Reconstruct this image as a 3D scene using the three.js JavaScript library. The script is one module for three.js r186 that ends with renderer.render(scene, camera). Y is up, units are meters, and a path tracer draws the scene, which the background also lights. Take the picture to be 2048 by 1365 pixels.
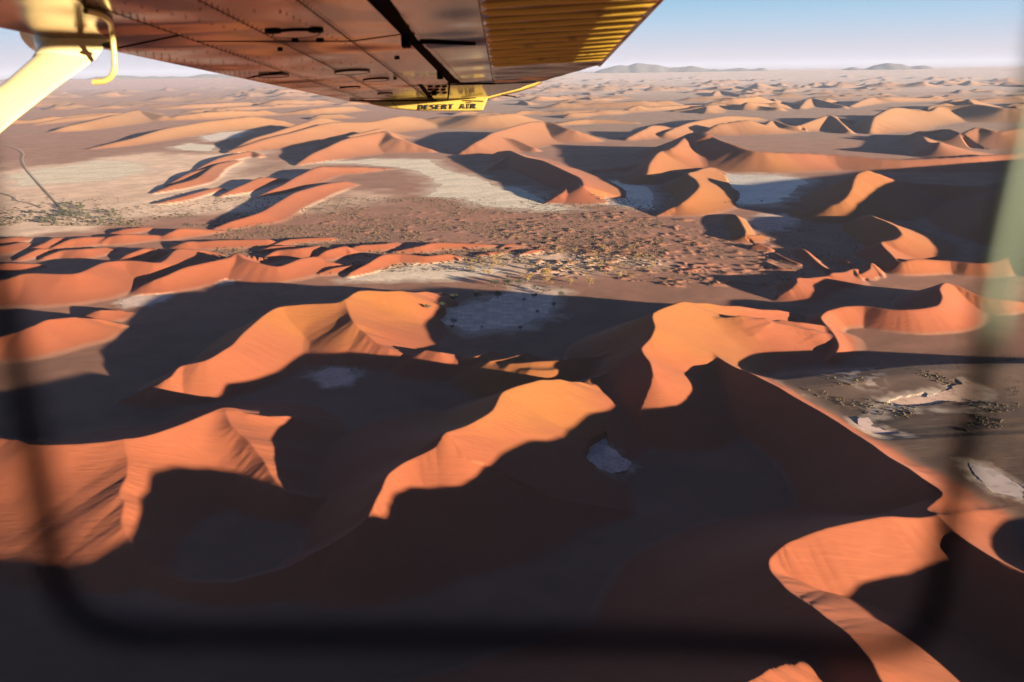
import * as THREE from 'three';
import { mergeGeometries, mergeVertices, toCreasedNormals } from 'three/addons/utils/BufferGeometryUtils.js';
import { FontLoader } from 'three/addons/loaders/FontLoader.js';
import { TextGeometry } from 'three/addons/geometries/TextGeometry.js';

// ---------------------------------------------------------------- camera, sky, sun, exposure
const scene = new THREE.Scene();
const EYE = new THREE.Vector3(0, 500, 0);          // half a kilometre above the clay pans
const F = 1593;                                    // focal length in pixels of the 2048 x 1365 photograph
const PITCH = 18.6 * Math.PI / 180, ROLL = -0.75 * Math.PI / 180;
const camera = new THREE.PerspectiveCamera(2 * Math.atan(682.5 / F) * 180 / Math.PI, 2048 / 1365, 0.02, 120000);
camera.position.copy(EYE);
camera.rotation.set(-PITCH, 0, 0, 'YXZ');
camera.rotateZ(ROLL);
camera.updateMatrixWorld(true);
camera.focus = 60;
camera.userData.fStop = 4;

const SUN = new THREE.Vector3(0.77, 0, 0.64).normalize().multiplyScalar(Math.cos(6.4 * Math.PI / 180));
SUN.y = Math.sin(6.4 * Math.PI / 180);
const sun = new THREE.DirectionalLight(new THREE.Color(1.0, 0.84, 0.60), 5);
sun.position.copy(EYE).addScaledVector(SUN, 4000);
sun.target.position.set(0, 0, -1500);
sun.target.position.copy(sun.position).addScaledVector(SUN, -4000);
scene.add(sun, sun.target);
sun.castShadow = true;
Object.assign(sun.shadow.camera, { left: -4000, right: 4000, top: 2500, bottom: -2500, near: 1, far: 14000 });
sun.shadow.mapSize.set(4096, 4096);
sun.shadow.radius = 1.2;

{ // clear evening sky: pale and rosy at the horizon, quickly a deep blue above
  const w = 256, h = 512, a = new Float32Array(w * h * 4);
  const stops = [[0, 0.70, 0.64, 0.70], [1.2, 0.66, 0.64, 0.72], [3, 0.47, 0.63, 0.80], [5.5, 0.23, 0.53, 0.76], [9, 0.27, 0.47, 0.74], [17, 0.105, 0.21, 0.44], [32, 0.038, 0.074, 0.19], [90, 0.018, 0.036, 0.105]];
  for (let j = 0; j < h; j++) {
    const el = (j + 0.5) / h * 180 - 90;
    let c = [0.30, 0.16, 0.10];
    if (el >= 0) {
      let k = 0; while (k < stops.length - 2 && el > stops[k + 1][0]) k++;
      const t = (el - stops[k][0]) / (stops[k + 1][0] - stops[k][0]);
      c = [1, 2, 3].map((q) => stops[k][q] + (stops[k + 1][q] - stops[k][q]) * t);
    }
    for (let i = 0; i < w; i++) a.set([c[0], c[1], c[2], 1], (j * w + i) * 4);
  }
  const t = new THREE.DataTexture(a, w, h, THREE.RGBAFormat, THREE.FloatType);
  for (let k = 0; k < a.length; k++) if (k % 4 < 3) a[k] *= 0.183;
  t.mapping = THREE.EquirectangularReflectionMapping; t.magFilter = t.minFilter = THREE.LinearFilter; t.needsUpdate = true;
  scene.background = t; scene.environment = t;
}
scene.fog = new THREE.FogExp2(new THREE.Color(0.64, 0.72, 1.0), 0.0000056);
const renderer = new THREE.WebGLRenderer({ antialias: true });
renderer.toneMapping = THREE.LinearToneMapping;
renderer.toneMappingExposure = 5.4;
renderer.shadowMap.enabled = true;
renderer.shadowMap.type = THREE.PCFSoftShadowMap;

// ---------------------------------------------------------------- helpers
function rng(seed) { let s = seed >>> 0; return () => { s = (s + 0x6D2B79F5) >>> 0; let t = s; t = Math.imul(t ^ (t >>> 15), t | 1); t ^= t + Math.imul(t ^ (t >>> 7), t | 61); return ((t ^ (t >>> 14)) >>> 0) / 4294967296; }; }
const clamp = (x, a = 0, b = 1) => x < a ? a : x > b ? b : x;
const sstep = (a, b, x) => { const t = clamp((x - a) / (b - a)); return t * t * (3 - 2 * t); };
const mix = (a, b, t) => a + (b - a) * t;
function hash2(i, j) { let n = Math.imul(i, 374761393) + Math.imul(j, 668265263) | 0; n = Math.imul(n ^ (n >>> 13), 1274126177); return ((n ^ (n >>> 16)) >>> 0) / 4294967296; }
function vnoise(x, y) { const i = Math.floor(x), j = Math.floor(y), u = x - i, v = y - j, a = u * u * (3 - 2 * u), b = v * v * (3 - 2 * v); return mix(mix(hash2(i, j), hash2(i + 1, j), a), mix(hash2(i, j + 1), hash2(i + 1, j + 1), a), b) * 2 - 1; }
function fbm(x, y, n = 4) { let s = 0, a = 0.5; for (let k = 0; k < n; k++) { s += a * vnoise(x, y); x = x * 2.03 + 17.1; y = y * 2.03 - 9.7; a *= 0.5; } return s; }
const ROT = new THREE.Matrix3().setFromMatrix4(camera.matrixWorld);
function ray(px, py) { return new THREE.Vector3((px - 1024) / F, (682.5 - py) / F, -1).applyMatrix3(ROT).normalize(); }
function at(px, py, h = 0) { const d = ray(px, py), t = (h - EYE.y) / Math.min(d.y, -1e-4); return [d.x * t, d.z * t, h]; }   // the place on the level h that is seen there
const names = new Map();
function numbered(n) { const k = names.get(n) || 0; names.set(n, k + 1); return k ? `${n}_${String(k).padStart(3, '0')}` : n; }
function tag(o, label, category, group, kind) { Object.assign(o.userData, label && { label }, category && { category }, group && { group }, kind && { kind }); return o; }
function put(name, geo, mat, parent = scene) { const m = new THREE.Mesh(geo, mat); m.name = parent === scene ? numbered(name) : name; m.castShadow = m.receiveShadow = true; parent.add(m); return m; }
// ---------------------------------------------------------------- the dune sea
const ridges = [], SCALE = { middle: 0.72, golden: 0.62, left: 0.68, yellow: 0.68, row: 0.75, bend: 0.62 };
// a dune crest: points [px, py, height] in walking order; the slope angle on the left and on the right hand of the walker
function ridge(sl, sr, pts, o = {}) {
  const s = SCALE[o.name] || 1; return ridgeW(sl, sr, pts.map(([a, b, h]) => at(a, b, h * s)), o);
}
function ridgeW(sl, sr, P, o = {}) {
  const n = P.length, sub = o.sub || 4, X = [], Z = [], Hh = [];
  const get = (k) => P[clamp(k, 0, n - 1)];
  for (let k = 0; k < n - 1; k++) for (let s = 0; s < sub; s++) {
    const t = s / sub, a = get(k - 1), b = get(k), c = get(k + 1), d = get(k + 2);
    const cr = (q) => { const m1 = (c[q] - a[q]) * 0.4, m2 = (d[q] - b[q]) * 0.4, t2 = t * t, t3 = t2 * t; return (2 * t3 - 3 * t2 + 1) * b[q] + (t3 - 2 * t2 + t) * m1 + (-2 * t3 + 3 * t2) * c[q] + (t3 - t2) * m2; };
    X.push(cr(0)); Z.push(cr(1)); Hh.push(mix(b[2], c[2], t * t * (3 - 2 * t)));
  }
  X.push(P[n - 1][0]); Z.push(P[n - 1][1]); Hh.push(P[n - 1][2]);
  const tl = Math.tan(sl * Math.PI / 180), tr = Math.tan(sr * Math.PI / 180), pl = o.pl || (sl < 28 ? 1.5 : 1.2), pr = o.pr || (sr < 28 ? 1.5 : 1.2);
  const base = o.base || 0, hm = Math.max(...Hh) - base, m = o.floor ? 1300 : Math.max(hm * pl / tl, hm * pr / tr);
  const r = { X, Z, H: Hh, n: X.length, tl, tr, pl, pr, base, x0: Math.min(...X) - m, x1: Math.max(...X) + m, z0: Math.min(...Z) - m, z1: Math.max(...Z) + m, name: o.name, floor: o.floor, e: Math.min(1.1, hm * 0.03), id: ridges.length };
  ridges.push(r); return r;
}
function ridgeAt(r, x, z) {
  let best = 1e18, side = 1, hn = 0, kn = 0; r.under = 0;
  const { X, Z, H, n } = r;
  for (let k = 0; k < n - 1; k++) {
    const ax = X[k], az = Z[k], bx = X[k + 1] - ax, bz = Z[k + 1] - az, L = bx * bx + bz * bz || 1e-9;
    const t = ((x - ax) * bx + (z - az) * bz) / L, u = t < 0 ? 0 : t > 1 ? 1 : t, dx = x - ax - bx * u, dz = z - az - bz * u, d = dx * dx + dz * dz;
    if (d < best - 1e-6) {
      best = d; hn = mix(H[k], H[k + 1], u); kn = k + u;
      const cr = bx * (z - az) - bz * (x - ax);     // > 0: on the right hand (z grows towards the viewer)
      side = (k === 0 && t < 0) || (k === n - 2 && t > 1) ? clamp(cr / Math.sqrt(L * d + 1e-9), -1, 1) : cr > 0 ? 1 : -1;
    }
  }
  const w = (side + 1) / 2, tn = mix(r.tl, r.tr, w), p = mix(r.pl, r.pr, w), base = r.base;
  const e = r.e + 0.0022 * Math.max(0, Math.hypot(x, z) - 1500);
  let h = 0;
  for (let k = 0; k < n - 1; k++) {
    const ax = X[k], az = Z[k], bx = X[k + 1] - ax, bz = Z[k + 1] - az, L = bx * bx + bz * bz || 1e-9;
    const t = ((x - ax) * bx + (z - az) * bz) / L, u = t < 0 ? 0 : t > 1 ? 1 : t, dx = x - ax - bx * u, dz = z - az - bz * u, d = Math.sqrt(dx * dx + dz * dz + e * e) - e;
    const hh = mix(H[k], H[k + 1], u) - base; if (hh <= 0) continue;
    const q = 1 - d * tn / (hh * p); if (q <= 0) continue;
    const v = hh * Math.pow(q, p); if (v > h) h = v;
  }
  if (r.floor && side < 0) {                        // the plain beyond lies nearly as high as the crest and sinks slowly
    const d = Math.sqrt(best), fl = Math.min(50, Math.max(0, hn - mix(9, 18, sstep(26, 36, kn)))) * (1 - sstep(200, 800, d)) * sstep(0, 9, kn) * -side;
    r.under = fl; h = smax(h, fl);
  }
  return h + (h > 0 ? base : 0);
}
function smax(a, b) { const m = Math.min(a, b); if (m <= 0) return Math.max(a, b); const k = Math.min(14, m * 0.6), d = Math.max(k - Math.abs(a - b), 0) / k; return Math.max(a, b) + d * d * k * 0.25; }
// ---- crests in the foreground
ridge(24, 32, [[2040, 1034, 30], [1950, 1032, 60], [1860, 1033, 84], [1760, 1035, 90], [1650, 1058, 91], [1580, 1084, 88], [1541, 1116, 83], [1541, 1142, 82], [1572, 1178, 87], [1640, 1226, 96], [1700, 1272, 100], [1742, 1320, 99], [1768, 1370, 95], [1800, 1460, 80], [1830, 1600, 40]], { name: 'hook' });
ridge(28, 39, [[1405, 711, 16], [1457, 728, 42], [1510, 752, 53], [1560, 778, 56], [1632, 820, 54], [1690, 856, 56], [1760, 903, 64], [1830, 948, 78], [1884, 985, 80], [1872, 1002, 80], [1853, 1019, 79], [1870, 1036, 78], [1930, 1080, 78], [1990, 1118, 77], [2048, 1146, 76], [2200, 1225, 72], [2450, 1330, 40]], { name: 'long', floor: 1 });
ridge(32, 24, [[1274, 840, 20], [1292, 793, 50], [1306, 752, 80], [1300, 725, 92], [1283, 698, 100], [1300, 678, 108], [1310, 655, 116], [1307, 627, 122], [1358, 605, 112], [1400, 606, 90], [1460, 612, 70], [1540, 620, 40], [1600, 628, 12]], { name: 'yellow' });
ridge(32, 25, [[240, 1010, 22], [262, 1082, 20], [290, 1122, 16], [350, 1160, 14], [450, 1166, 16], [560, 1140, 22], [650, 1094, 34], [726, 1045, 52], [758, 986, 68], [778, 946, 76], [816, 920, 80], [868, 897, 86], [891, 868, 98], [947, 844, 94], [985, 820, 92], [1003, 786, 93], [1026, 775, 93], [1074, 761, 90], [1111, 759, 80], [1150, 764, 62], [1190, 772, 40], [1225, 785, 26]], { name: 'middle' });
ridge(20, 24, [[893, 873, 93], [915, 905, 78], [945, 934, 62], [975, 947, 50], [1075, 983, 34], [1150, 1005, 22], [1250, 1020, 8]], { name: 'middle' });
ridge(32, 24, [[240, 800, 8], [301, 774, 30], [338, 755, 46], [362, 731, 58], [410, 721, 66], [458, 694, 76], [489, 663, 84], [533, 626, 90], [561, 613, 92], [620, 608, 94], [680, 605, 96], [717, 582, 104], [787, 582, 92], [840, 584, 60], [876, 586, 24], [895, 590, 6]], { name: 'golden', pr: 1.15 });
ridge(20, 24, [[690, 604, 92], [704, 640, 76], [727, 664, 58], [765, 692, 40], [830, 716, 20]], { name: 'golden' });
ridge(32, 24, [[-200, 860, 60], [0, 877, 76], [30, 880, 78], [64, 889, 78], [145, 888, 80], [248, 879, 82], [315, 864, 82], [373, 843, 80], [435, 818, 76], [464, 817, 70], [493, 829, 62], [551, 833, 50], [640, 836, 20]], { name: 'left' });
ridge(22, 26, [[451, 826, 70], [462, 850, 66], [493, 879, 56], [526, 920, 44], [546, 957, 34], [572, 984, 28], [621, 994, 22], [690, 1010, 8]], { name: 'left' });
ridge(25, 17, [[249, 884, 74], [255, 925, 64], [252, 955, 57], [238, 985, 51], [248, 1005, 46], [242, 1046, 38], [262, 1082, 30], [290, 1120, 18]], { name: 'left' });
ridge(32, 31, [[500, 1570, 40], [700, 1484, 62], [1000, 1450, 80], [1250, 1412, 102], [1420, 1388, 118], [1490, 1368, 117], [1530, 1345, 108], [1560, 1333, 101], [1598, 1326, 92], [1622, 1334, 60], [1632, 1345, 20]], { name: 'near' });
// what shades the foreground: dunes below and to the right of the aircraft, outside the frame
ridge(30, 24, [[-100, 1800, 50], [100, 1720, 70], [400, 1650, 74], [700, 1575, 72], [900, 1540, 50]]);
ridge(31, 24, [[2300, 300, 60], [2220, 318, 115], [2140, 345, 140], [2170, 385, 126], [2300, 450, 92], [2450, 520, 76], [2650, 570, 50]]);
ridge(30, 24, [[2480, 1620, 60], [2600, 1500, 98], [2760, 1400, 104], [2900, 1260, 96], [2950, 1120, 60]]);
// ---- middle distance, left
ridge(32, 22, [[-120, 566, 40], [0, 560, 52], [51, 547, 58], [150, 547, 58], [205, 525, 56], [256, 521, 50], [321, 525, 44], [352, 499, 46], [393, 499, 30], [430, 505, 8]], { name: 'row' });
ridge(32, 22, [[280, 572, 14], [321, 555, 34], [376, 533, 44], [455, 516, 50], [473, 506, 56], [492, 520, 46], [554, 533, 34], [601, 517, 38], [632, 513, 34], [655, 523, 20], [690, 530, 6]], { name: 'row' });
ridge(30, 22, [[-80, 700, 20], [20, 668, 26], [62, 653, 34], [92, 640, 36], [135, 635, 34], [190, 637, 22], [240, 648, 8]]);
ridge(30, 20, [[170, 628, 10], [200, 620, 18], [235, 620, 12]]);
// ---- low dunes at the edge of the gravel plain, left
for (const [s, pts] of [
  [20, [[-30, 482, 8], [20, 474, 16], [45, 473, 10]]], [20, [[-30, 500, 10], [0, 492, 18], [42, 484, 12]]],
  [20, [[60, 496, 6], [85, 487, 14], [105, 476, 20], [118, 474, 16]]], [22, [[108, 492, 10], [140, 478, 20], [165, 474, 22], [205, 473, 16]]],
  [22, [[205, 482, 10], [222, 472, 18], [245, 468, 22], [312, 470, 12]]], [20, [[226, 463, 8], [252, 457, 14], [292, 453, 10]]],
  [24, [[322, 472, 8], [345, 462, 20], [362, 456, 24], [445, 460, 6]]], [22, [[38, 515, 8], [75, 498, 14], [100, 498, 10]]],
  [22, [[90, 512, 10], [125, 500, 16], [170, 497, 20], [205, 494, 14]]], [20, [[-20, 532, 12], [10, 526, 20], [70, 527, 12]]],
  [24, [[243, 516, 8], [262, 505, 20], [285, 497, 26], [310, 496, 24], [309, 510, 16]]], [20, [[345, 493, 8], [372, 484, 18], [390, 482, 14]]],
  [22, [[340, 492, 6], [365, 486, 14], [440, 480, 18], [535, 478, 16]]], [20, [[520, 500, 8], [545, 492, 14], [585, 490, 12]]],
  [24, [[520, 520, 6], [555, 500, 18], [600, 496, 22], [636, 491, 14]]], [22, [[540, 492, 6], [580, 478, 12], [660, 474, 10]]],
  [24, [[636, 512, 10], [655, 500, 20], [690, 492, 22], [700, 505, 10]]], [22, [[690, 500, 8], [720, 490, 16], [770, 487, 14], [790, 484, 8]]],
  [22, [[790, 502, 6], [840, 492, 14], [870, 485, 16], [950, 487, 10], [1000, 490, 4]]], [24, [[700, 545, 10], [730, 530, 16], [765, 510, 22], [800, 507, 20], [850, 512, 16], [890, 508, 16], [915, 512, 8]]],
  [22, [[640, 545, 6], [670, 535, 12], [720, 528, 10]]], [22, [[430, 455, 8], [470, 440, 20], [520, 425, 28], [560, 402, 30], [590, 385, 34], [640, 370, 30], [690, 362, 20]]],
  [20, [[1000, 495, 3], [1015, 488, 8], [1045, 490, 5]]], [20, [[1040, 508, 4], [1062, 500, 9], [1090, 498, 5]]], [20, [[950, 510, 4], [975, 505, 8], [1005, 503, 5]]],
]) ridge(31, s, pts, { name: 'low' });
// ---- the group of stepped dunes further left
for (const [s, pts] of [
  [20, [[305, 385, 6], [350, 368, 20], [395, 355, 22], [430, 330, 20], [470, 320, 12]]], [20, [[330, 372, 6], [380, 345, 18], [420, 335, 16]]],
  [22, [[440, 390, 8], [480, 372, 24], [520, 355, 30], [575, 358, 10]]], [22, [[390, 340, 8], [440, 315, 24], [500, 302, 26], [520, 310, 14]]],
  [22, [[310, 405, 6], [345, 398, 14], [430, 375, 14], [450, 380, 6]]], [22, [[520, 390, 10], [560, 372, 26], [600, 350, 34], [640, 333, 40], [700, 333, 30], [778, 336, 6]]],
]) ridge(30, s, pts, { name: 'low' });
// ---- between the pans, right
for (const [sl, sr, pts, nm] of [
  [31, 20, [[1555, 592, 4], [1578, 580, 16], [1594, 566, 24], [1595, 556, 26], [1620, 556, 22], [1655, 552, 18], [1664, 546, 22], [1690, 544, 14], [1708, 537, 14], [1718, 549, 10], [1740, 538, 12], [1743, 526, 16], [1765, 551, 4]], 'crescents'],
  [31, 29, [[1656, 732, 4], [1668, 712, 20], [1678, 692, 26], [1671, 672, 28], [1657, 655, 30], [1642, 636, 36], [1656, 622, 40], [1690, 613, 46], [1730, 612, 46], [1779, 619, 48], [1826, 619, 52], [1874, 612, 56], [1885, 595, 66], [1880, 578, 72], [1890, 566, 74], [1912, 571, 64], [1973, 595, 40], [2060, 605, 20]], 'bend'],
  [22, 31, [[2100, 480, 30], [1985, 525, 26], [1900, 522, 24], [1830, 518, 30], [1800, 524, 24], [1780, 506, 30], [1762, 485, 36], [1790, 479, 40], [1804, 468, 46], [1790, 452, 52], [1772, 443, 52], [1745, 432, 46], [1721, 432, 14]].reverse(), 'curl'],
  [31, 22, [[1600, 424, 4], [1608, 420, 16], [1666, 409, 44], [1690, 397, 58], [1703, 379, 76], [1709, 359, 94], [1717, 347, 106], [1734, 340, 112], [1760, 350, 92], [1792, 362, 70], [1860, 368, 60], [1960, 372, 60], [2100, 372, 40]], 'sharp'],
  [31, 20, [[1315, 430, 4], [1348, 414, 20], [1368, 403, 34], [1386, 388, 44], [1399, 372, 52], [1390, 358, 60], [1376, 347, 62], [1398, 340, 46], [1420, 334, 16]], 'pans'],
  [31, 22, [[1415, 270, 130], [1379, 268, 116], [1348, 294, 92], [1320, 303, 76], [1300, 326, 58], [1294, 347, 40], [1280, 356, 10]].reverse(), 'big'],
  [30, 22, [[1379, 268, 116], [1406, 263, 136], [1450, 284, 108], [1512, 302, 84], [1587, 305, 74], [1669, 309, 60], [1800, 318, 50], [1950, 312, 60], [2100, 300, 60]], 'big'],
  [31, 20, [[1458, 428, 4], [1472, 430, 14], [1480, 440, 16], [1492, 462, 16], [1492, 470, 16], [1520, 470, 10]], 'mid'],
  [31, 20, [[1500, 494, 4], [1516, 486, 14], [1540, 496, 8]], 'mid'],
  [31, 20, [[1595, 496, 4], [1610, 500, 12], [1640, 528, 8], [1660, 540, 6]], 'mid'], [31, 20, [[1680, 512, 4], [1690, 518, 10], [1705, 530, 6]], 'mid'],
  [31, 20, [[1550, 505, 3], [1570, 515, 8], [1600, 527, 5]], 'mid'], [31, 20, [[1530, 522, 3], [1560, 534, 7], [1590, 540, 4]], 'mid'],
]) ridge(sl, sr, pts, { name: nm });
// little dunes scattered before the bush pan and on the yellow dune's far flank
for (const pts of [
  [[820, 720, 12], [850, 700, 28], [880, 704, 28], [915, 712, 11]], [[900, 716, 10], [950, 712, 25], [980, 702, 13]], [[950, 740, 11], [980, 722, 28], [1020, 716, 28], [1052, 706, 24]],
  [[990, 742, 11], [1020, 728, 30], [1080, 724, 34], [1150, 718, 36], [1228, 710, 26]], [[1030, 752, 11], [1060, 742, 28], [1110, 742, 28], [1170, 752, 10]], [[1170, 768, 24], [1180, 756, 34], [1208, 752, 30]],
]) ridge(30, 22, pts, { name: 'low' });
for (const pts of [
  [[1440, 640, 66], [1480, 632, 74], [1530, 640, 60]], [[1480, 655, 50], [1530, 640, 62], [1545, 655, 46], [1510, 675, 38]], [[1560, 640, 50], [1600, 645, 46], [1640, 650, 34]],
  [[1500, 668, 42], [1560, 650, 50], [1620, 660, 40], [1650, 668, 26]], [[1600, 690, 18], [1640, 672, 26], [1655, 680, 14]],
]) ridge(30, 20, pts, { name: 'yellow' });
// ---- beyond the long white pan
for (const [sl, sr, pts] of [
  [31, 20, [[1092, 404, 6], [1125, 385, 30], [1142, 368, 44], [1166, 372, 50], [1160, 356, 54], [1135, 344, 60], [1087, 322, 64], [1050, 314, 60], [1022, 302, 60], [998, 303, 30]]],
  [31, 20, [[973, 340, 8], [1000, 322, 34], [1022, 310, 40], [1046, 314, 30]]],
  [31, 19, [[923, 303, 20], [958, 281, 70], [992, 263, 96], [1060, 244, 120], [1098, 243, 116], [1140, 258, 80], [1187, 273, 30]]],
  [31, 20, [[940, 302, 16], [985, 279, 56], [1022, 277, 60], [1070, 296, 20]]],
  [31, 20, [[594, 327, 10], [640, 300, 50], [700, 275, 90], [770, 262, 110], [790, 275, 80], [860, 298, 20]]],
  [31, 20, [[640, 292, 20], [710, 268, 60], [757, 257, 76]]], [31, 20, [[1158, 345, 4], [1200, 338, 14], [1272, 329, 30]]],
  [31, 20, [[1255, 275, 20], [1290, 258, 60], [1310, 250, 74], [1390, 262, 20]]], [31, 20, [[1110, 247, 20], [1150, 240, 40], [1185, 237, 46], [1270, 243, 20]]],
  [31, 20, [[465, 297, 20], [520, 272, 70], [600, 248, 110], [640, 235, 120], [700, 247, 60]]], [31, 20, [[178, 296, 10], [250, 280, 36], [340, 255, 70], [430, 240, 90], [500, 232, 110], [560, 240, 60]]],
  [31, 20, [[65, 248, 14], [130, 236, 40], [205, 228, 50]]], [31, 20, [[100, 262, 14], [150, 248, 60], [225, 231, 90], [275, 220, 100], [330, 232, 50]]],
  [31, 19, [[460, 300, 20], [560, 270, 70], [660, 245, 110], [740, 243, 90], [800, 232, 110], [860, 240, 40]]], [31, 19, [[800, 245, 30], [900, 232, 90], [960, 230, 110], [1020, 226, 120], [1060, 236, 60]]],
  [31, 20, [[310, 215, 30], [380, 208, 70], [450, 205, 70], [540, 203, 40]]], [31, 20, [[560, 225, 30], [640, 215, 80], [700, 212, 70]]],
]) ridge(sl, sr, pts, { name: 'far' });
// ---- right, beyond the big dune
for (const [sl, sr, pts] of [
  [31, 18, [[1740, 262, 20], [1752, 232, 100], [1790, 215, 130], [1860, 222, 90], [1880, 212, 120], [1950, 208, 140], [2010, 215, 120], [2100, 222, 90]]],
  [31, 18, [[1840, 262, 40], [1855, 283, 46], [1880, 285, 70], [1870, 300, 30]].reverse()],
  [31, 18, [[1845, 262, 60], [1900, 258, 76], [1920, 268, 70], [1958, 254, 106], [2000, 262, 90], [2048, 255, 100], [2150, 262, 60]]],
  [31, 18, [[1410, 265, 20], [1440, 247, 76], [1490, 240, 96], [1530, 250, 50], [1545, 240, 60], [1590, 252, 40], [1660, 230, 90], [1700, 262, 20]]],
  [31, 18, [[1600, 215, 20], [1622, 196, 80], [1690, 212, 30]]], [31, 18, [[1700, 212, 20], [1740, 195, 70], [1770, 193, 80], [1860, 196, 40]]],
  [31, 18, [[1350, 220, 20], [1400, 214, 50], [1450, 207, 60], [1560, 215, 40]]], [31, 18, [[1330, 265, 40], [1380, 245, 60], [1450, 232, 60], [1510, 234, 30]]],
  [31, 18, [[1960, 202, 30], [2010, 194, 70], [2100, 186, 80]]], [31, 18, [[1425, 192, 20], [1438, 180, 70], [1490, 190, 30]]], [31, 18, [[1505, 190, 20], [1520, 181, 60], [1590, 186, 30]]],
]) ridge(sl, sr, pts, { name: 'far', sub: 5 });
{ // the dune sea goes on to the horizon
  const r = rng(71);
  for (let k = 0; k < 520; k++) {
    const d = 9500 * Math.pow(5.2, Math.pow(r(), 0.8)), az = mix(-0.75, 0.85, r()), x = Math.sin(az) * d, z = -Math.cos(az) * d;
    if (az < -0.1 && d < 14000 && r() < 0.6) continue;
    const n = 4 + Math.floor(r() * r() * 8), h = (45 + 85 * r() * r()) * (d > 20000 ? 1.25 : 1), P = [];
    let px = x, pz = z, a = 0.62 + (r() - 0.5) * 1.1;
    for (let i = 0; i < n; i++) { P.push([px, pz, i === 0 || i === n - 1 ? 4 : h * (0.55 + 0.6 * r())]); a += (r() - 0.5) * (n > 6 ? 0.7 : 1.3); const L = 130 + 300 * r(); px += Math.cos(a) * L; pz -= Math.sin(a) * L; }
    ridgeW(31, 15 + 7 * r(), P, { name: 'far', sub: 2 });
  }
  // nebkha mounds and low crescents on the plain in the middle
  for (let k = 0; k < 900; k++) {
    const px = mix(640, 1560, r()), py = mix(425, 570, r());
    const line = 300 + (px - 300) * 0.16;            // the plain's far edge
    if (py < line - 30 || (px < 1000 && py > 500) || (py > 520 && px < 1050) || (px < 800 && py > 470) || (py > 560 && px < 1250)) continue;
    const [x, z] = at(px, py, 0), h = (1.3 + 4.0 * r() * r()) * (px > 1000 ? 1.25 : 1), P = [], n = 3;
    let qx = x, qz = z, a = (px > 1250 ? -0.7 : 0.6) + (r() - 0.5) * 1.2;
    for (let i = 0; i < n; i++) { P.push([qx, qz, i === 1 ? h : h * 0.35]); a += (r() - 0.5) * 0.9; const L = (7 + 16 * r()) * h / 4; qx += Math.cos(a) * L; qz -= Math.sin(a) * L; }
    ridgeW(30, 20, P, { name: 'mound', sub: 2 });
  }
}
// ---------------------------------------------------------------- the ground: one sheet, fine where the camera looks, out to the horizon
const AZ = [], RR = [];
{
  const A = 0.00165, W = 0.74;
  for (let a = -Math.PI; a < -W - 0.01; a += 0.022) AZ.push(a);
  for (let a = -W; a < W; a += A) AZ.push(a);
  for (let a = W + 0.01; a < Math.PI - 0.01; a += 0.022) AZ.push(a);
  AZ.push(Math.PI);
  let r = 60; while (r < 400) { RR.push(r); r += 14; }
  while (r < 62000) { RR.push(r); r += r < 2000 ? 0.0025 * r : r < 16000 ? Math.min(0.0065 * r, Math.max(0.0034 * r, r * r * 1.5e-6)) : 0.014 * r; }
  RR.push(62000);
}
const NA = AZ.length, NR = RR.length, HT = new Float32Array(NA * NR), DOM = new Int16Array(NA * NR).fill(-1), UNDER = new Float32Array(NA * NR), SILT = new Float32Array(NA * NR);
function groundBase(x, z) {
  const d = Math.hypot(x, z);
  return mix(2.6, 0.8, sstep(1100, 1700, d)) * fbm(x / 160 + 0.4 * z / 160, z / 110, 3) * sstep(500, 900, d) + 480 * sstep(44000, 62000, d) + (d > 9000 ? 5 * fbm(x / 900, z / 900, 3) * sstep(9000, 14000, d) : 0);
}
{
  const SX = new Float64Array(NA), CX = new Float64Array(NA); AZ.forEach((a, i) => { SX[i] = Math.sin(a); CX[i] = -Math.cos(a); });
  const ang = (x, z) => Math.atan2(x, -z);
  for (let j = 0; j < NR; j++) for (let i = 0; i < NA; i++) HT[j * NA + i] = 0;
  for (const r of ridges) {
    // the ring sector that holds the dune
    let d0 = 1e9, d1 = 0, a0 = 9, a1 = -9;
    const cs = [[r.x0, r.z0], [r.x1, r.z0], [r.x0, r.z1], [r.x1, r.z1]];
    for (const [x, z] of cs) { const d = Math.hypot(x, z), a = ang(x, z); d1 = Math.max(d1, d); a0 = Math.min(a0, a); a1 = Math.max(a1, a); }
    const nx = clamp(0, r.x0, r.x1), nz = clamp(0, r.z0, r.z1); d0 = Math.hypot(nx, nz);
    if (r.x0 < 0 && r.x1 > 0 && r.z1 > 0) { a0 = -4; a1 = 4; }
    let j0 = 0; while (j0 < NR && RR[j0] < d0) j0++;
    let i0 = 0; while (i0 < NA && AZ[i0] < a0) i0++;
    for (let j = j0; j < NR && RR[j] <= d1; j++) for (let i = i0; i < NA && AZ[i] <= a1; i++) {
      const x = SX[i] * RR[j], z = CX[i] * RR[j];
      if (x < r.x0 || x > r.x1 || z < r.z0 || z > r.z1) continue;
      const h = ridgeAt(r, x, z); if (h <= 0) continue;
      const k = j * NA + i; if (r.under > UNDER[k]) UNDER[k] = r.under; if (h > HT[k]) DOM[k] = r.id; HT[k] = smax(HT[k], h);
    }
  }
  for (let j = 0; j < NR; j++) for (let i = 0; i < NA; i++) HT[j * NA + i] += groundBase(SX[i] * RR[j], CX[i] * RR[j]) ;
}
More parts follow.
